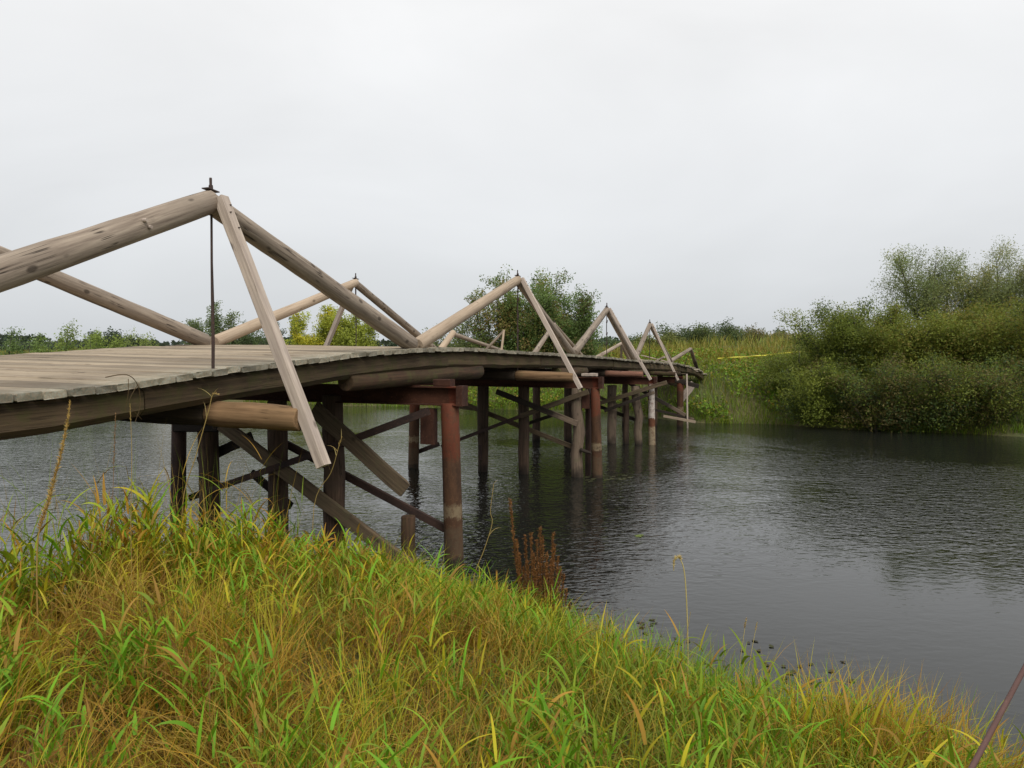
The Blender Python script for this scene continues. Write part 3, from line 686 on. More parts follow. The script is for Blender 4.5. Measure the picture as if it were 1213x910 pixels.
# sedge: long arching green blades on the right part of the bank
parts = []
X, Y, Z = edge_pts(15500, -.22, 2.6, -1.4, 6.2); ny = np.interp(X, NEAR[:, 0], NEAR[:, 1]); n = len(X)
wgt = np.clip((X+1.7)/1.2, 0, 1)*np.clip(1.25-(ny-Y)/2.6*.7, 0, 1); ok = RS.uniform(0, 1, n) < wgt; X, Y, Z = X[ok], Y[ok], Z[ok]; n = len(X)
g_ = np.exp(-(((X-2.15)/.42)**2+((Y-4.35)/.6)**2))
cols, _ = pick([FRESH, GREEN, YEL, (.16, .27, .03)], [4.5, 3, 1.2, 2], n); gold, _ = pick([GOLD, YEL, STRAW, BROWN], [4, 3, 1, 1], n)
cols = np.where((RS.uniform(0, 1, n) < g_*.85+.07)[:, None], gold, cols)*RS.uniform(.7, 1.2, (n, 1))
hgt = RS.uniform(.3, .66, n)*(1+.18*vnoise(X, Y, 2.3, 6))*(1+.35*g_)
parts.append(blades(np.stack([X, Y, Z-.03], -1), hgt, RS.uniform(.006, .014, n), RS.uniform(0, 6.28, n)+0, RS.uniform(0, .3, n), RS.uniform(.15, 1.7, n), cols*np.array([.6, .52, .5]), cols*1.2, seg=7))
n = 1500; X = 1.95+RS.normal(0, .27, n); Y = 4.0+RS.normal(0, .28, n)
gold, _ = pick([GOLD, YEL, (.42, .28, .03), BROWN, (.3, .33, .03)], [4, 2.5, 4, 1, 2], n); gold = gold*RS.uniform(.75, 1.2, (n, 1))
parts.append(blades(np.stack([X, Y, ground_z(X, Y)-.03], -1), RS.uniform(.45, .86, n), RS.uniform(.004, .010, n), RS.normal(0, 1.3, n), RS.uniform(0, .25, n), RS.uniform(.3, 1.9, n), gold*.8, gold*1.1, seg=7))
V, Fq, C = join_np(parts)
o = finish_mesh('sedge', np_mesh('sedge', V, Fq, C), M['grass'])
tag(o, 'fresh green arching sedge on the near bank at right', 'sedge', kind='stuff')

# ---- single dry stems
def plume(L, n, wid, c):
    t = RS.uniform(0, 1, n); az = RS.uniform(0, 6.28, n)
    return t, az
def stem_curve(px, Yd, base_extra=0.0):
    pts = [at(x, y, Yd) for (x, y) in px]
    b = pts[0]; gzv = gz(b.x, b.y)
    if b.z > gzv: pts.insert(0, Vector((b.x + (pts[0].x-pts[1].x)*.1, b.y, gzv-.03)))
    return pts
def tube_np(pts, r0, r1, sides=5, col=(.4, .3, .15)):
    P = np.array([tuple(p) for p in pts]); n = len(P); V = []; 
    for i in range(n):
        a = P[max(0, i-1)]; b_ = P[min(n-1, i+1)]; t = b_-a; t = t/ (np.linalg.norm(t)+1e-9)
        u = np.cross(t, [0.3, 1, 0.2]); u /= np.linalg.norm(u); v = np.cross(t, u); r = r0+(r1-r0)*i/(n-1)
        for k in range(sides):
            a_ = 2*math.pi*k/sides; V.append(P[i] + r*(math.cos(a_)*u+math.sin(a_)*v))
    V = np.array(V); F_ = []
    for i in range(n-1):
        for k in range(sides): F_.append((i*sides+k, i*sides+(k+1) % sides, (i+1)*sides+(k+1) % sides, (i+1)*sides+k))
    return V, np.array(F_), np.ones((len(V), 3))*np.array(col)
def smooth_pts(pts, n=5):
    out_ = []
    for i in range(len(pts)-1):
        p0 = pts[max(0, i-1)]; p1 = pts[i]; p2 = pts[i+1]; p3 = pts[min(len(pts)-1, i+2)]
        for k in range(n):
            t = k/n; out_.append(0.5*((2*p1)+(p2-p0)*t+(2*p0-5*p1+4*p2-p3)*t*t+(3*p1-p0-3*p2+p3)*t*t*t))
    out_.append(pts[-1]); return out_
def each_leaf(v, f, c, n, origin, root):
    nv = len(v)//n; nf = len(f)//n
    for k in range(n): finish_mesh('leaf', np_mesh('leaf', v[k*nv:(k+1)*nv]-np.array(tuple(origin)), f[k*nf:(k+1)*nf]-k*nv, c[k*nv:(k+1)*nv]), M['grass'], root, loc=origin)
def dry_stem(label, px, Yd, r=.0035, headlen=0.0, headw=.02, col=(.42, .31, .15), hcol=(.45, .31, .14), nh=90, leaves=0, group=None, name='dry_stem'):
    pts = smooth_pts(stem_curve(px, Yd)); root = empty(name, pts[0], label, 'dry grass stem', group)
    V, F_, C = tube_np(pts, r, r*.5, col=col); V = V - np.array(tuple(pts[0]))
    finish_mesh('stem', np_mesh('stem', V, F_, C), M['grass'], root, loc=pts[0])
    if headlen:
        P = np.array([tuple(p) for p in pts]); seg = np.linalg.norm(np.diff(P, axis=0), axis=1); s = np.concatenate([[0], np.cumsum(seg)]); T = s[-1]
        q = RS.uniform(T-headlen, T, nh); bx = np.stack([np.interp(q, s, P[:, i]) for i in range(3)], -1)
        f_ = (T-q)/headlen; sz = headw*(.35+1.2*f_*(1-f_*.5))
        cc = shade(hcol, nh, .35)
        v, f, c = blades(bx, sz*RS.uniform(.8, 1.6, nh), np.full(nh, headw*.22), RS.uniform(0, 6.28, nh), RS.uniform(.1, .9, nh), RS.uniform(0, .8, nh), cc, cc, seg=2)
        finish_mesh('seed_head', np_mesh('seed_head', v-np.array(tuple(pts[0])), f, c), M['grass'], root, loc=pts[0])['kind'] = 'stuff'
    if leaves:
        bx = np.array([tuple(random.choice(pts[len(pts)//3:])) for _ in range(leaves)])
        cc = shade(col, leaves, .2); v, f, c = blades(bx, RS.uniform(.1, .25, leaves), np.full(leaves, .006), RS.uniform(0, 6.28, leaves), RS.uniform(.3, 1, leaves), RS.uniform(.5, 1.6, leaves), cc, cc, seg=5)
        each_leaf(v, f, c, leaves, pts[0], root)
    return root
dry_stem('tall pale dry stem with a drooping seed head standing before the open water', [(812, 880), (815, 780), (812, 690), (806, 663), (799, 664), (798, 676)], 5.0, r=.0052, headlen=.13, headw=.024, col=(.58, .50, .30), hcol=(.6, .48, .28), nh=120)
dry_stem('left one of two short pale stems with small tufted tips by the water edge', [(868, 870), (876, 790), (884, 733)], 5.2, r=.0042, headlen=.07, headw=.018, col=(.55, .48, .3), nh=70)
dry_stem('right one of two short pale stems with small tufted tips by the water edge', [(880, 850), (888, 785), (897, 737)], 5.3, r=.004, headlen=.06, headw=.014, col=(.55, .48, .3), nh=50)
dry_stem('thick buff plume stem rising in front of the bridge edge at left', [(44, 650), (56, 600), (72, 540), (80, 500), (83, 475)], 4.4, r=.0045, headlen=.75, headw=.027, col=(.45, .31, .14), hcol=(.52, .36, .16), nh=800)
dry_stem('slender dry stem standing just right of the thick buff plume', [(155, 620), (156, 540), (154, 478)], 5.0, r=.003, headlen=.12, headw=.012, nh=50)
dry_stem('brown beaded stalk rising behind the left grasses', [(133, 620), (134, 575), (137, 490)], 5.4, r=.003, headlen=.35, headw=.022, col=(.27, .16, .1), hcol=(.3, .18, .12), nh=110)
dry_stem('long buff stem bent over in front of the timber piles', [(216, 600), (232, 540), (247, 487), (252, 468), (260, 468)], 6.2, r=.005, headlen=.06, headw=.02, leaves=4, nh=30)
dry_stem('crossed straw stem before the foot of the broken post', [(372, 600), (392, 560), (401, 530), (405, 518)], 7.0, r=.004, headlen=.10, headw=.02, leaves=6, nh=40)
dry_stem('kinked pale stem standing beside the dock weed against dark water', [(560, 690), (574, 650), (583, 620), (581, 605), (585, 573)], 7.2, r=.0045, headlen=.08, headw=.014, leaves=3, nh=30)
dry_stem('pale dead stem slanting through the green sedge below the tall pale stem', [(795, 870), (806, 800), (818, 725)], 4.6, r=.003, col=(.42, .33, .17))
dry_stem('long orange straw leaning at the left edge of the picture', [(-6, 900), (14, 850), (26, 780), (40, 700)], 2.4, r=.0026, col=(.42, .22, .05))
dry_stem('pale dead stem slanting among the sedge near the right corner', [(1000, 900), (975, 845), (955, 800)], 4.3, r=.0028, col=(.42, .33, .17))
# rust-brown dock weed
dp = at(640, 715, 6.9); dp.z = gz(dp.x, dp.y)
root = empty('dock_plant', dp, 'clump of rust-brown dock stalks with beaded seed spikes at the water edge', 'weed')
for (xt, yt, xb) in ((604, 592, 628), (612, 640, 622), (622, 634, 630), (629, 632, 634), (636, 640, 640), (643, 636, 645), (655, 632, 650), (661, 660, 652), (668, 680, 656), (615, 655, 626), (648, 655, 644), (632, 655, 636), (658, 690, 655), (666, 700, 660), (650, 680, 650), (640, 668, 642), (675, 715, 662), (625, 665, 633), (657, 645, 648), (640, 625, 641), (664, 672, 655), (620, 672, 627), (647, 668, 647), (671, 698, 660), (652, 664, 655), (634, 676, 638)):
    Yd = 6.9 + random.uniform(-.15, .15)
    b_ = at(xb, 715, Yd); b_.z = gz(b_.x, b_.y)-.02; t_ = at(xt, yt, Yd); mid = b_.lerp(t_, .5) + Vector(((b_.x-t_.x)*-.12, 0, .02))
    pts = smooth_pts([b_, mid, t_]); V1 = tube_np(pts, .005, .003, col=(.2, .09, .04))
    P = np.array([tuple(p) for p in pts]); nh = int(520*(t_-b_).length)
    q = RS.uniform(.35, 1, nh); u = np.linspace(0, 1, len(P)); bx = np.stack([np.interp(q, u, P[:, i]) for i in range(3)], -1) + RS.normal(0, .006, (nh, 3))
    cc = shade((.22, .10, .04), nh, .45); V2 = blades(bx, RS.uniform(.012, .028, nh)*(1.3-q*.5), np.full(nh, .007), RS.uniform(0, 6.28, nh), RS.uniform(.2, 1.4, nh), np.zeros(nh), cc, cc, seg=2)
    V, F_, C = join_np([V1, V2]); V = V - np.array(tuple(dp))
    finish_mesh('stalk', np_mesh('stalk', V, F_, C), M['grass'], root, loc=dp)
nl = 26; bx = np.array([tuple(dp)]*nl)+RS.normal(0, .09, (nl, 3))*np.array([1, 1, .3]); cc = shade((.09, .13, .03), nl, .3)
v, f, c = blades(bx, RS.uniform(.25, .45, nl), np.full(nl, .05), RS.uniform(0, 6.28, nl), RS.uniform(.2, .6, nl), RS.uniform(.2, 1, nl), cc, cc*.9, seg=6)
each_leaf(v, f, c, nl, dp, root)
# rusty rod at lower right
a = at(1122, 965, 1.75); b_ = at(1240, 742, 2.3)
d_ = (b_-a).normalized(); a2 = a - d_*0.55; b2 = b_ + d_*0.5
o = log('metal_rod', a2, b2, 0.0068, 0.0068, M['rod_red'], None, sides=12, segs=6, wob=.02)
tag(o, 'thin rusty brown metal rod slanting up at the lower right corner', 'rod')
# floating pond weed and fallen reed stem
def pads(label, px, n, spread, r, cols):
    root_p = at(px[0][0], px[0][1], 10); out_ = []
    V = []; F_ = []; C = []
    for i in range(n):
        x, y = random.choice(px); x += random.gauss(0, spread); y += random.gauss(0, spread*.35)
        rr = ray(x, y); t = (EYE-.004)/-rr.z; p_ = Vector((0, 0, EYE)) + rr*t; rad = r*random.uniform(.5, 1.2); az = random.uniform(0, 6.28); b0 = len(V)
        e_ = random.uniform(.4, .8); cc = random.choice(cols)
        for k in range(8):
            a_ = k*math.pi/4; lx, ly = rad*math.cos(a_), rad*e_*math.sin(a_)
            V.append((p_.x+lx*math.cos(az)-ly*math.sin(az), p_.y+lx*math.sin(az)+ly*math.cos(az), .004+random.uniform(0, .008))); C.append(cc)
        F_ += [(b0, b0+1, b0+2, b0+3), (b0, b0+3, b0+4, b0+7), (b0+4, b0+5, b0+6, b0+7)]
    o = finish_mesh('pond_weed', np_mesh('pond_weed', np.array(V), np.array(F_), np.array(C)), M['leaf'])
    return tag(o, label, 'pond weed', kind='stuff')
PC = [(.09, .075, .035), (.11, .095, .04), (.08, .085, .03), (.06, .055, .03)]
pads('brown and olive floating leaves on the water just off the right bank', [(925, 790), (945, 800), (915, 812), (960, 812), (900, 770), (980, 790)], 30, 14, .035, PC)
pads('small floating leaves among the grass tips near the dock weed', [(765, 738), (775, 748), (800, 760), (850, 790)], 16, 9, .04, PC)
pads('olive scum patch floating round the foot of the rusty pile', [(700, 567), (725, 567), (740, 566)], 26, 6, .07, [(.09, .095, .045), (.12, .12, .06)])
pads('tiny green leaf raft out on the open water', [(753, 635)], 5, 3, .05, [(.2, .26, .06)])
rr = ray(955, 822); p1 = Vector((0, 0, EYE)) + rr*((EYE-.02)/-rr.z); rr = ray(1036, 835); p2 = Vector((0, 0, EYE)) + rr*((EYE-.03)/-rr.z)
V, F_, C = tube_np([p1, p1.lerp(p2, .5)+Vector((0, .02, .01)), p2], .008, .006, col=(.45, .35, .2))
tag(finish_mesh('fallen_reed', np_mesh('fallen_reed', V, F_, C), M['grass']), 'pale broken reed stem floating flat at the water edge', 'reed stem')
# dead weed on the deck edge
ps = [at_w(x, y, -.2) for (x, y) in ((125, 447), (150, 444), (163, 456), (166, 480), (160, 500))]
Vs = [tube_np(smooth_pts(ps), .004, .002, col=(.12, .08, .05)), tube_np(smooth_pts([at_w(152, 449, -.2), at_w(152, 465, -.22), at_w(148, 488, -.2)]), .003, .0015, col=(.12, .08, .05)), tube_np(smooth_pts([at_w(163, 456, -.2), at_w(153, 478, -.2), at_w(168, 497, -.22)]), .003, .0015, col=(.12, .08, .05))]
V, F_, C = join_np(Vs); tag(finish_mesh('dead_twig', np_mesh('dead_twig', V, F_, C), M['grass']), 'thin dead twig hanging over the near edge of the bridge deck', 'twig')

# ------------------------------------------------------------------ far bank vegetation
m, nt, b, o = mat('bark')
v, raw, rnd, tc = objvec(nt, (1, 1, .3)); nn = noise(nt, v, 12, 5)
nt.links.new(ramp(nt, nn, [(.35, (.05, .045, .035)), (.7, (.16, .14, .11))]).outputs[0], b.inputs['Base Color']); b.inputs['Roughness'].default_value = .9
M['bark'] = m
def leaf_quads(P, size, cols, up=.3, aspect=.5):
    n = len(P); nn_ = RS.normal(0, 1, (n, 3)) + np.array([0, -.35, .9]); nn_ /= np.linalg.norm(nn_, axis=1)[:, None]
    a = RS.normal(0, 1, (n, 3)); a -= (a*nn_).sum(1)[:, None]*nn_; a /= np.linalg.norm(a, axis=1)[:, None]
    b_ = np.cross(nn_, a)
    a = a*size[:, None]*.5; b_ = b_*size[:, None]*.5*aspect
    V = np.stack([P-a, P-a*.1+b_, P+a, P-a*.1-b_], 1)
    Fq = np.arange(n*4).reshape(n, 4); return V.reshape(-1, 3), Fq, np.repeat(cols, 4, axis=0)
def tree(name, label, x, Yd, ytop, rad, nleaf, cols, size=.12, form='bush', stems=5, cat='bush', group=None, probs=None, zbase=None, aspect=.5, skew=0):
    X = (x-CX)/F*Yd; zb = gz(X, Yd)-.1 if zbase is None else zbase
    ztop = EYE + (HOR-ytop)/F*Yd; Ht = (ztop - zb)*0.99
    root = empty(name, (X, Yd, zb), label, cat, group)
    tub = []; tips = []; tw = []
    for s in range(stems):
        a = 2*math.pi*s/stems + random.uniform(-.5, .5); lean = (0.15 if s == 0 else random.uniform(.35, .95))
        hs = Ht*(1 if s == 0 else random.uniform(.66, .97))
        if form == 'tree': lean *= .55
        reach = rad*lean
        pts = []
        for k in range(7):
            t = k/6; rr_ = reach*t**(.75 if form == 'bush' else 1.1)
            pts.append(Vector((math.cos(a)*rr_+random.uniform(-.06, .06)*rad*t+skew*t*t, math.sin(a)*rr_+random.uniform(-.06, .06)*rad*t, hs*t*(.93 if form == 'bush' else .95))))
        r0 = (.035+.012*Ht)*(1 if form == 'tree' else .6)
        tub.append(tube_np(pts, r0, .012, sides=6, col=(1, 1, 1)))
        nb = 22 if form == 'bush' else 14
        for b_i in range(nb):
            t = random.uniform(.12 if form == 'bush' else .42, 1); k = min(5, int(t*6)); p = pts[k].lerp(pts[k+1], t*6-k)
            aa = a + random.gauss(0, 1.3); ln = rad*random.uniform(.3, .66)*(1.15-.6*t); el = random.uniform(-.1, .9) + .5*t
            q = p + Vector((math.cos(aa)*math.cos(el), math.sin(aa)*math.cos(el), math.sin(el)))*ln
            mid = p.lerp(q, .5)+Vector((0, 0, .06*ln)); tub.append(tube_np([p, mid, q], max(.009, r0*.3*(1-t*.6)), .005, sides=4, col=(1, 1, 1)))
            tint = random.uniform(.72, 1.28); ci = random.random()
            for tt in (.35, .6, .8, 1.0):
                c_ = p.lerp(q, tt); tips.append((c_.x, c_.y, c_.z)); tw.append((ln*(.20 + .1*(1-tt)), tint, ci))
        top = pts[-1]; tips.append((top.x, top.y, top.z)); tw.append((rad*.12, 1.05, random.random()))
    V, F_, C = join_np(tub); finish_mesh('trunk', np_mesh('trunk', V, F_), M['bark'], root, loc=root.location)
    tips = np.array(tips); tw = np.array(tw); wgt = tw[:, 0]**1.6; idx = RS.choice(len(tips), nleaf, p=wgt/wgt.sum())
    sg = tw[idx, 0:1]; P = tips[idx] + np.clip(RS.normal(0, 1, (nleaf, 3)), -1.4, 1.4)*sg*np.array([1.15, 1.15, 1.0])
    ok = P[:, 2] > .05; P = P[ok]; idx = idx[ok]; n = len(P)
    cols = np.array(cols)*1.5; pr = probs or [1]*len(cols); cum = np.cumsum(np.array(pr)/sum(pr))
    cidx = np.clip(np.searchsorted(cum, (tw[idx, 2]*.7+RS.uniform(0, 1, n)*.3)), 0, len(cols)-1)
    cc = cols[cidx]*tw[idx, 1:2]*RS.uniform(.86, 1.14, (n, 1))
    V, Fq, C = leaf_quads(P, size*RS.uniform(.6, 1.25, n), cc, aspect=aspect)
    finish_mesh('crown', np_mesh('crown', V, Fq, C), M['leaf'], root, loc=root.location)
    return root
OL = (.105, .135, .022); OL2 = (.145, .165, .026); DG = (.045, .07, .02); AUT = (.165, .14, .028); WL = (.15, .18, .075); RST = (.105, .085, .028); MG = (.10, .125, .018); YT = (.34, .31, .03); YT2 = (.24, .27, .035)
W1 = [DG, OL, OL2, AUT, MG]
GB = 'willow bushes massed along the right bank'
tree('willow_bush', 'low olive bush where the grassy bank meets the willow mass', 934, 34.0, 418, 2.0, 13500, [OL, MG, OL2], size=.095, group=GB, aspect=.42)
tree('willow_bush', 'tall rounded olive willow bush at the left end of the willow mass', 1004, 33.6, 362, 2.7, 54000, [OL, OL2, MG, DG], size=.10, stems=8, group=GB, aspect=.42)
tree('willow_bush', 'mid-height olive bush right of the tall rounded willow bush', 1044, 33.2, 368, 2.6, 42000, W1, size=.10, stems=7, group=GB, aspect=.42, probs=[1, 3, 3, 1, 2])
tree('willow_bush', 'bush with autumn-tinged leaves under the see-through tree trunks', 1112, 33.0, 380, 2.8, 45000, W1, size=.10, stems=7, group=GB, aspect=.42, probs=[1, 3, 3, 2, 2])
tree('willow_bush', 'dense bush with yellowing top at the right edge behind the bank', 1186, 32.4, 362, 2.9, 51000, W1, size=.10, stems=8, group=GB, aspect=.42, probs=[1, 2, 3, 2.5, 2])
tree('willow_bush', 'bush beyond the right picture edge in the willow row', 1262, 31, 355, 2.9, 36000, W1, size=.11, stems=7, group=GB, aspect=.42)
tree('willow_bush', 'lower front bush overhanging the water at the left end of the mass', 968, 31.6, 428, 2.0, 30000, [OL, OL2, MG, DG], size=.095, stems=7, group=GB, aspect=.42)
tree('willow_bush', 'lower front bush with dark hollows overhanging the water mid-row', 1036, 30.3, 432, 2.1, 30000, [OL, DG, RST, MG], size=.095, stems=7, group=GB, aspect=.42)
tree('willow_bush', 'lower front bush with reddish tinge overhanging the water', 1106, 29.6, 430, 2.3, 33000, [OL, DG, RST, MG, OL2], size=.095, stems=7, group=GB, aspect=.42)
tree('willow_bush', 'lower front bush at the right picture edge by the waterline', 1182, 28.8, 428, 2.3, 33000, [OL, DG, RST, MG, OL2], size=.095, stems=7, group=GB, aspect=.42)
tree('willow_tree', 'tall airy willow tree with several bare leaning trunks above the bushes', 1104, 36, 300, 3.3, 36000, [WL, (.12, .15, .05), (.17, .18, .06)], size=.11, form='tree', stems=8, cat='tree', aspect=.3)
tree('willow_tree', 'tall airy willow tree at the right edge with yellowing lower leaves', 1176, 35.5, 302, 3.1, 42000, [WL, (.13, .15, .05), (.19, .18, .05)], size=.10, form='tree', stems=8, cat='tree', aspect=.3)
tree('willow_tree', 'airy willow tree cut by the right picture edge', 1246, 34.5, 308, 3.1, 30000, [WL, (.13, .15, .05), (.19, .18, .05)], size=.10, form='tree', stems=7, cat='tree', aspect=.3)
# bush behind the bridge middle
BB = 'bushes behind the middle of the bridge'
BC = [(.08, .125, .035), (.105, .15, .04), (.15, .15, .04), (.18, .13, .045)]
tree('tall_bush', 'slender taller bush with sparse top sprays behind the second near frame', 594, 47, 310, 2.1, 12000, BC, size=.15, stems=7, group=BB, probs=[2, 3, 2, 2])
tree('tall_bush', 'full dark green bush directly behind the second raking brace', 630, 46, 340, 2.9, 30000, BC, size=.15, stems=7, group=BB, probs=[3, 3, 2, 1.5])
tree('tall_bush', 'tall bush with loose pointed sprays right of the second near frame', 652, 47.5, 318, 2.8, 18000, BC, size=.14, stems=6, group=BB, probs=[3, 3, 1, .5])
tree('tall_bush', 'rounded dark bush at the right end of the clump behind the bridge', 682, 46.5, 352, 2.2, 22000, [BC[0], BC[1], (.09, .08, .03)], size=.15, stems=6, group=BB)
tree('tall_bush', 'pale sparse sapling left of the bush clump behind the bridge', 519, 47, 378, 1.3, 1500, [(.16, .18, .08), (.13, .15, .06)], size=.13, stems=4, group=BB)
tree('tall_bush', 'low pale bush filling in behind the fallen log frame', 560, 48, 372, 2.2, 7000, [(.13, .16, .05), (.1, .12, .04)], size=.14, stems=6, group=BB)
# behind the deck on the left
tree('field_tree', 'small round green tree beyond the deck behind the first tie rod', 250, 52, 361, 2.1, 20000, [(.09, .12, .05), (.12, .15, .06)], size=.14, stems=9, cat='tree')
tree('field_bush', 'low green bush just right of the small round tree', 287, 53, 380, 1.6, 5000, [(.08, .11, .045), (.1, .13, .05)], size=.14)
tree('field_bush', 'dark grey-green conical bush left of the yellow bushes', 343, 52, 374, 1.2, 4500, [(.06, .09, .045), (.08, .1, .05)], size=.14)
tree('field_bush', 'low dark green bush half hidden by the big pale log', 313, 53, 392, 1.7, 5000, [(.055, .085, .03), (.07, .1, .03)], size=.14)
tree('yellow_bush', 'bright yellow-green autumn bush seen under the far frame apex', 380, 50, 362, 2.2, 30000, [YT, YT2], size=.14, stems=7)
tree('yellow_bush', 'lower yellow-green bush right of the brighter one', 415, 50, 370, 2.2, 28000, [YT2, (.22, .25, .045)], size=.14, stems=7)
for (lab, x, Yd, yt, r, c_) in (
    ('feathery bush rising at the left picture edge beyond the deck', 8, 46, 386, 1.6, [(.09, .13, .04)]), ('highest feathery bush in the weedy row beyond the deck', 74, 47, 382, 1.7, [(.09, .13, .035), (.12, .15, .035)]),
    ('low bush between the two feathery bushes at far left', 38, 47, 395, 1.7, [(.1, .14, .035)]), ('bright green low bush right of the highest feathery bush', 108, 48, 394, 1.8, [(.13, .17, .035)]),
    ('lowest green bush at the right end of the weedy row', 146, 50, 402, 1.9, [(.13, .16, .04)])):
    tree('field_bush', lab, x, Yd, yt-2, r*1.3, 17000, [tuple(1.25*q for q in w_) for w_ in c_], size=.14, stems=9, group='bushes beyond the deck at far left')
for (lab, x, Yd, yt, r, c_, n_) in (
    ('dark green scrub bush on the rise beyond the bridge end', 820, 58, 396, 2.6, [(.055, .08, .03), (.08, .1, .03)], 9000), ('dark spreading bush right of the first on the rise', 852, 60, 393, 2.9, [(.05, .075, .03), (.07, .09, .03)], 11000),
    ('brown-green scrub bush in the middle of the far rise', 885, 63, 397, 2.7, [(.13, .11, .04), (.1, .1, .035)], 9000), ('brown scrub bush on the far rise before the willow mass', 918, 62, 401, 2.6, [(.14, .11, .045), (.09, .1, .035)], 8000),
    ('straw-coloured scrub bush next to the willow mass', 946, 58, 404, 2.2, [(.15, .13, .05), (.1, .11, .035)], 7000), ('low dark bush behind the fourth near frame', 745, 62, 408, 2.2, [(.06, .09, .035)], 6000), ('pale green low bush by the fourth frame', 788, 57, 405, 2.2, [(.12, .14, .04), (.1, .11, .03)], 7000)):
    tree('scrub_bush', lab, x, Yd, yt, r, n_, c_, size=.16, group='scrub on the far rise')
# far single trees on the skyline
for (lab, x, Yd, yt, r) in (('distant dark round tree on the skyline above the brown scrub', 917, 150, 395, 4.5), ('small distant tree left of the dark round skyline tree', 888, 160, 400, 3), ('distant round tree on the left skyline', 128, 150, 396, 4.5), ('second distant round tree on the left skyline', 150, 165, 400, 4.5)):
    tree('skyline_tree', lab, x, Yd, yt, r, 4000, [(.05, .07, .035)], size=.5, cat='tree', group='skyline trees', stems=6)
# far woodland as one mass
n = 26000; X = RS.uniform(-330, 330, n); Yw = 215 + 25*np.sin(X*.02) + RS.uniform(-12, 12, n)
top = 5.5 + 2.2*vnoise(X, X*0, .06, 2) + 1.2*vnoise(X, X*0, .23, 5); Zw = 2.6 + RS.uniform(0, 1, n)**.6*np.maximum(top-1.8, 1)
cc = shade((.05, .07, .04), n, .3); V, Fq, C = leaf_quads(np.stack([X, Yw, Zw], -1), RS.uniform(.8, 1.8, n), cc, aspect=.8)
tag(finish_mesh('far_woodland', np_mesh('far_woodland', V, Fq, C), M['leaf']), 'low dark strip of distant woodland along the horizon', 'woodland', kind='stuff')
# far bank grass
def far_scatter(n, dmin, dmax, x0, x1):
    X = RS.uniform(x0, x1, n); fy = np.interp(X, FAR[:, 0], FAR[:, 1]); d = dmin + (dmax-dmin)*RS.uniform(0, 1, n)**1.5; Y = fy+d; return X, Y, ground_z(X, Y), d
X, Y, Z, d = far_scatter(60000, -.15, 16, -16, 26); n = len(X)
cl = vnoise(X, Y, .5, 3); c1, _ = pick([(.14, .24, .025), (.20, .25, .03), (.09, .16, .02)], [3, 3, 1.5], n); c2, _ = pick([(.31, .24, .06), (.25, .22, .04), (.22, .14, .05), (.19, .22, .03)], [3, 3, 1, 2], n)
fd = np.clip(d/7 + cl*.35 - .25, 0, 1); c = np.where((RS.uniform(0, 1, n) < fd)[:, None], c2, c1)*RS.uniform(.8, 1.35, (n, 1))
hh = RS.uniform(.25, .6, n)*(1+.35*cl)
g1 = blades(np.stack([X, Y, Z-.03], -1), hh, RS.uniform(.012, .03, n), RS.uniform(0, 6.28, n), RS.uniform(0, .4, n), RS.uniform(.1, 1.4, n), c*.85, c*1.1, seg=3)
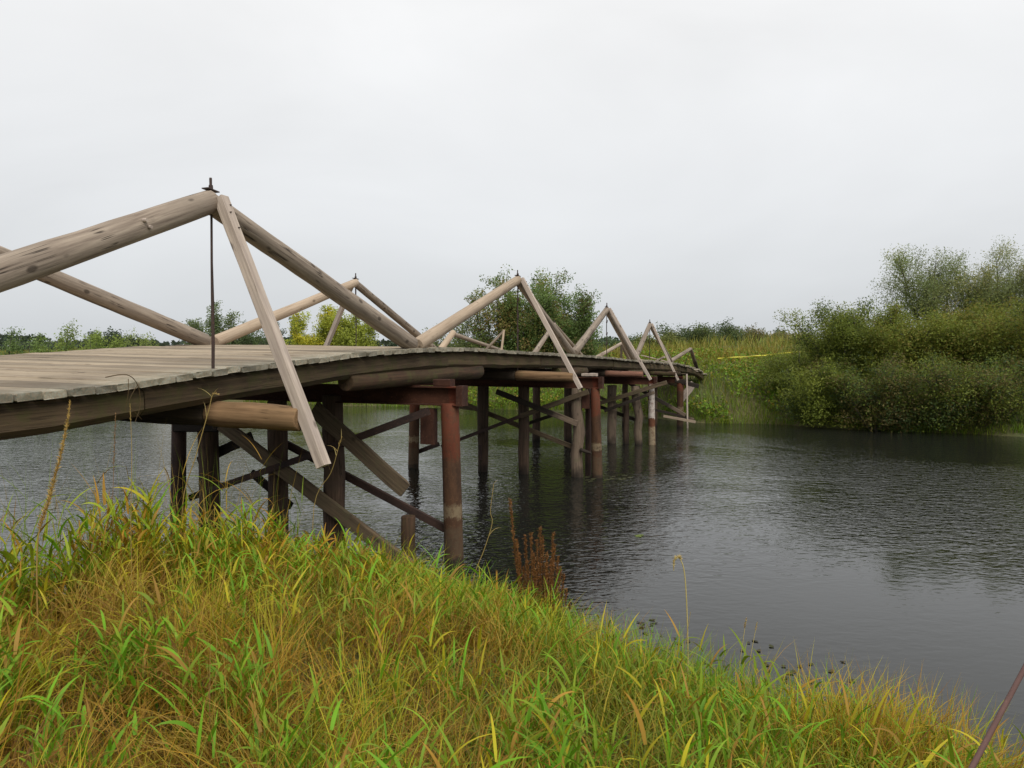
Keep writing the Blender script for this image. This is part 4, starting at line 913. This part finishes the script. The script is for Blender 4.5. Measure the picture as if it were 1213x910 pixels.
# leafy herbs in the green patches
X, Y, Z, d = far_scatter(26000, 0, 9, -6, 16); n = len(X); cl = vnoise(X, Y, .6, 8); ok = cl > -.1; X, Y, Z, d, cl = X[ok], Y[ok], Z[ok], d[ok], cl[ok]; n = len(X)
c, _ = pick([(.12, .23, .022), (.16, .25, .025), (.22, .25, .03), (.25, .19, .04)], [3, 3, 2, 1], n); c = c*RS.uniform(.75, 1.25, (n, 1))
g2 = leaf_quads(np.stack([X, Y, Z+RS.uniform(.1, .6, n)], -1), RS.uniform(.08, .2, n), c)
V, Fq, C = join_np([g1, g2])
tag(finish_mesh('bank_grass', np_mesh('bank_grass', V, Fq, C), M['grass']), 'green and straw grass and herbs on the far bank slope', 'grass', kind='stuff')
# field grass on the meadow behind
n = 60000; X = RS.uniform(-75, 40, n); fy = np.interp(X, FAR[:, 0], FAR[:, 1]); Y = fy + 8 + RS.uniform(0, 1, n)**1.5*60; Z = ground_z(X, Y)
c, _ = pick([(.22, .19, .055), (.16, .17, .04), (.12, .16, .035), (.2, .14, .055)], [3, 3, 3, 1], n); c = c*RS.uniform(1.0, 1.7, (n, 1))
V, Fq, C = blades(np.stack([X, Y, Z-.05], -1), RS.uniform(.4, 1.0, n)*(1+.3*vnoise(X, Y, .2, 4)), RS.uniform(.03, .07, n), RS.uniform(0, 6.28, n), RS.uniform(0, .3, n), RS.uniform(.1, 1.0, n), c*.85, c*1.1, seg=2)
tag(finish_mesh('field_grass', np_mesh('field_grass', V, Fq, C), M['grass']), 'tall straw and green meadow grass behind the far bank', 'grass', kind='stuff')
# yellow tape across the far bank
m, nt, b, o = mat('yellow_tape'); b.inputs['Base Color'].default_value = (.62, .56, .04, 1); b.inputs['Roughness'].default_value = .4
pts = [at(x, y, Y) for x, y, Y in ((850, 426, 36.8), (858, 425.4, 37), (872, 424.5, 37), (890, 423.5, 37), (905, 422.3, 37), (920, 420.8, 37), (950, 417.5, 36))]
pts = smooth_pts(pts, 4); V = []; F_ = []
for i, p in enumerate(pts):
    hw = .012 + .028*i/len(pts) + .006*math.sin(i*1.1); dy_ = .03*math.sin(i*.9)
    for (oy, oz) in ((dy_, hw), (-dy_, -hw), (-dy_+.004, -hw), (dy_+.004, hw)): V.append((p.x, p.y+oy, p.z+oz+.05))
for i in range(len(pts)-1):
    for k in range(4): F_.append((i*4+k, i*4+(k+1) % 4, i*4+4+(k+1) % 4, i*4+4+k))
tag(finish_mesh('barrier_tape', np_mesh('barrier_tape', np.array(V), np.array(F_)), m), 'bright yellow tape stretched low across the far bank grass into the willows', 'tape')

#print('FACES', sum(len(o.data.polygons) for o in S.objects if o.type == 'MESH'))
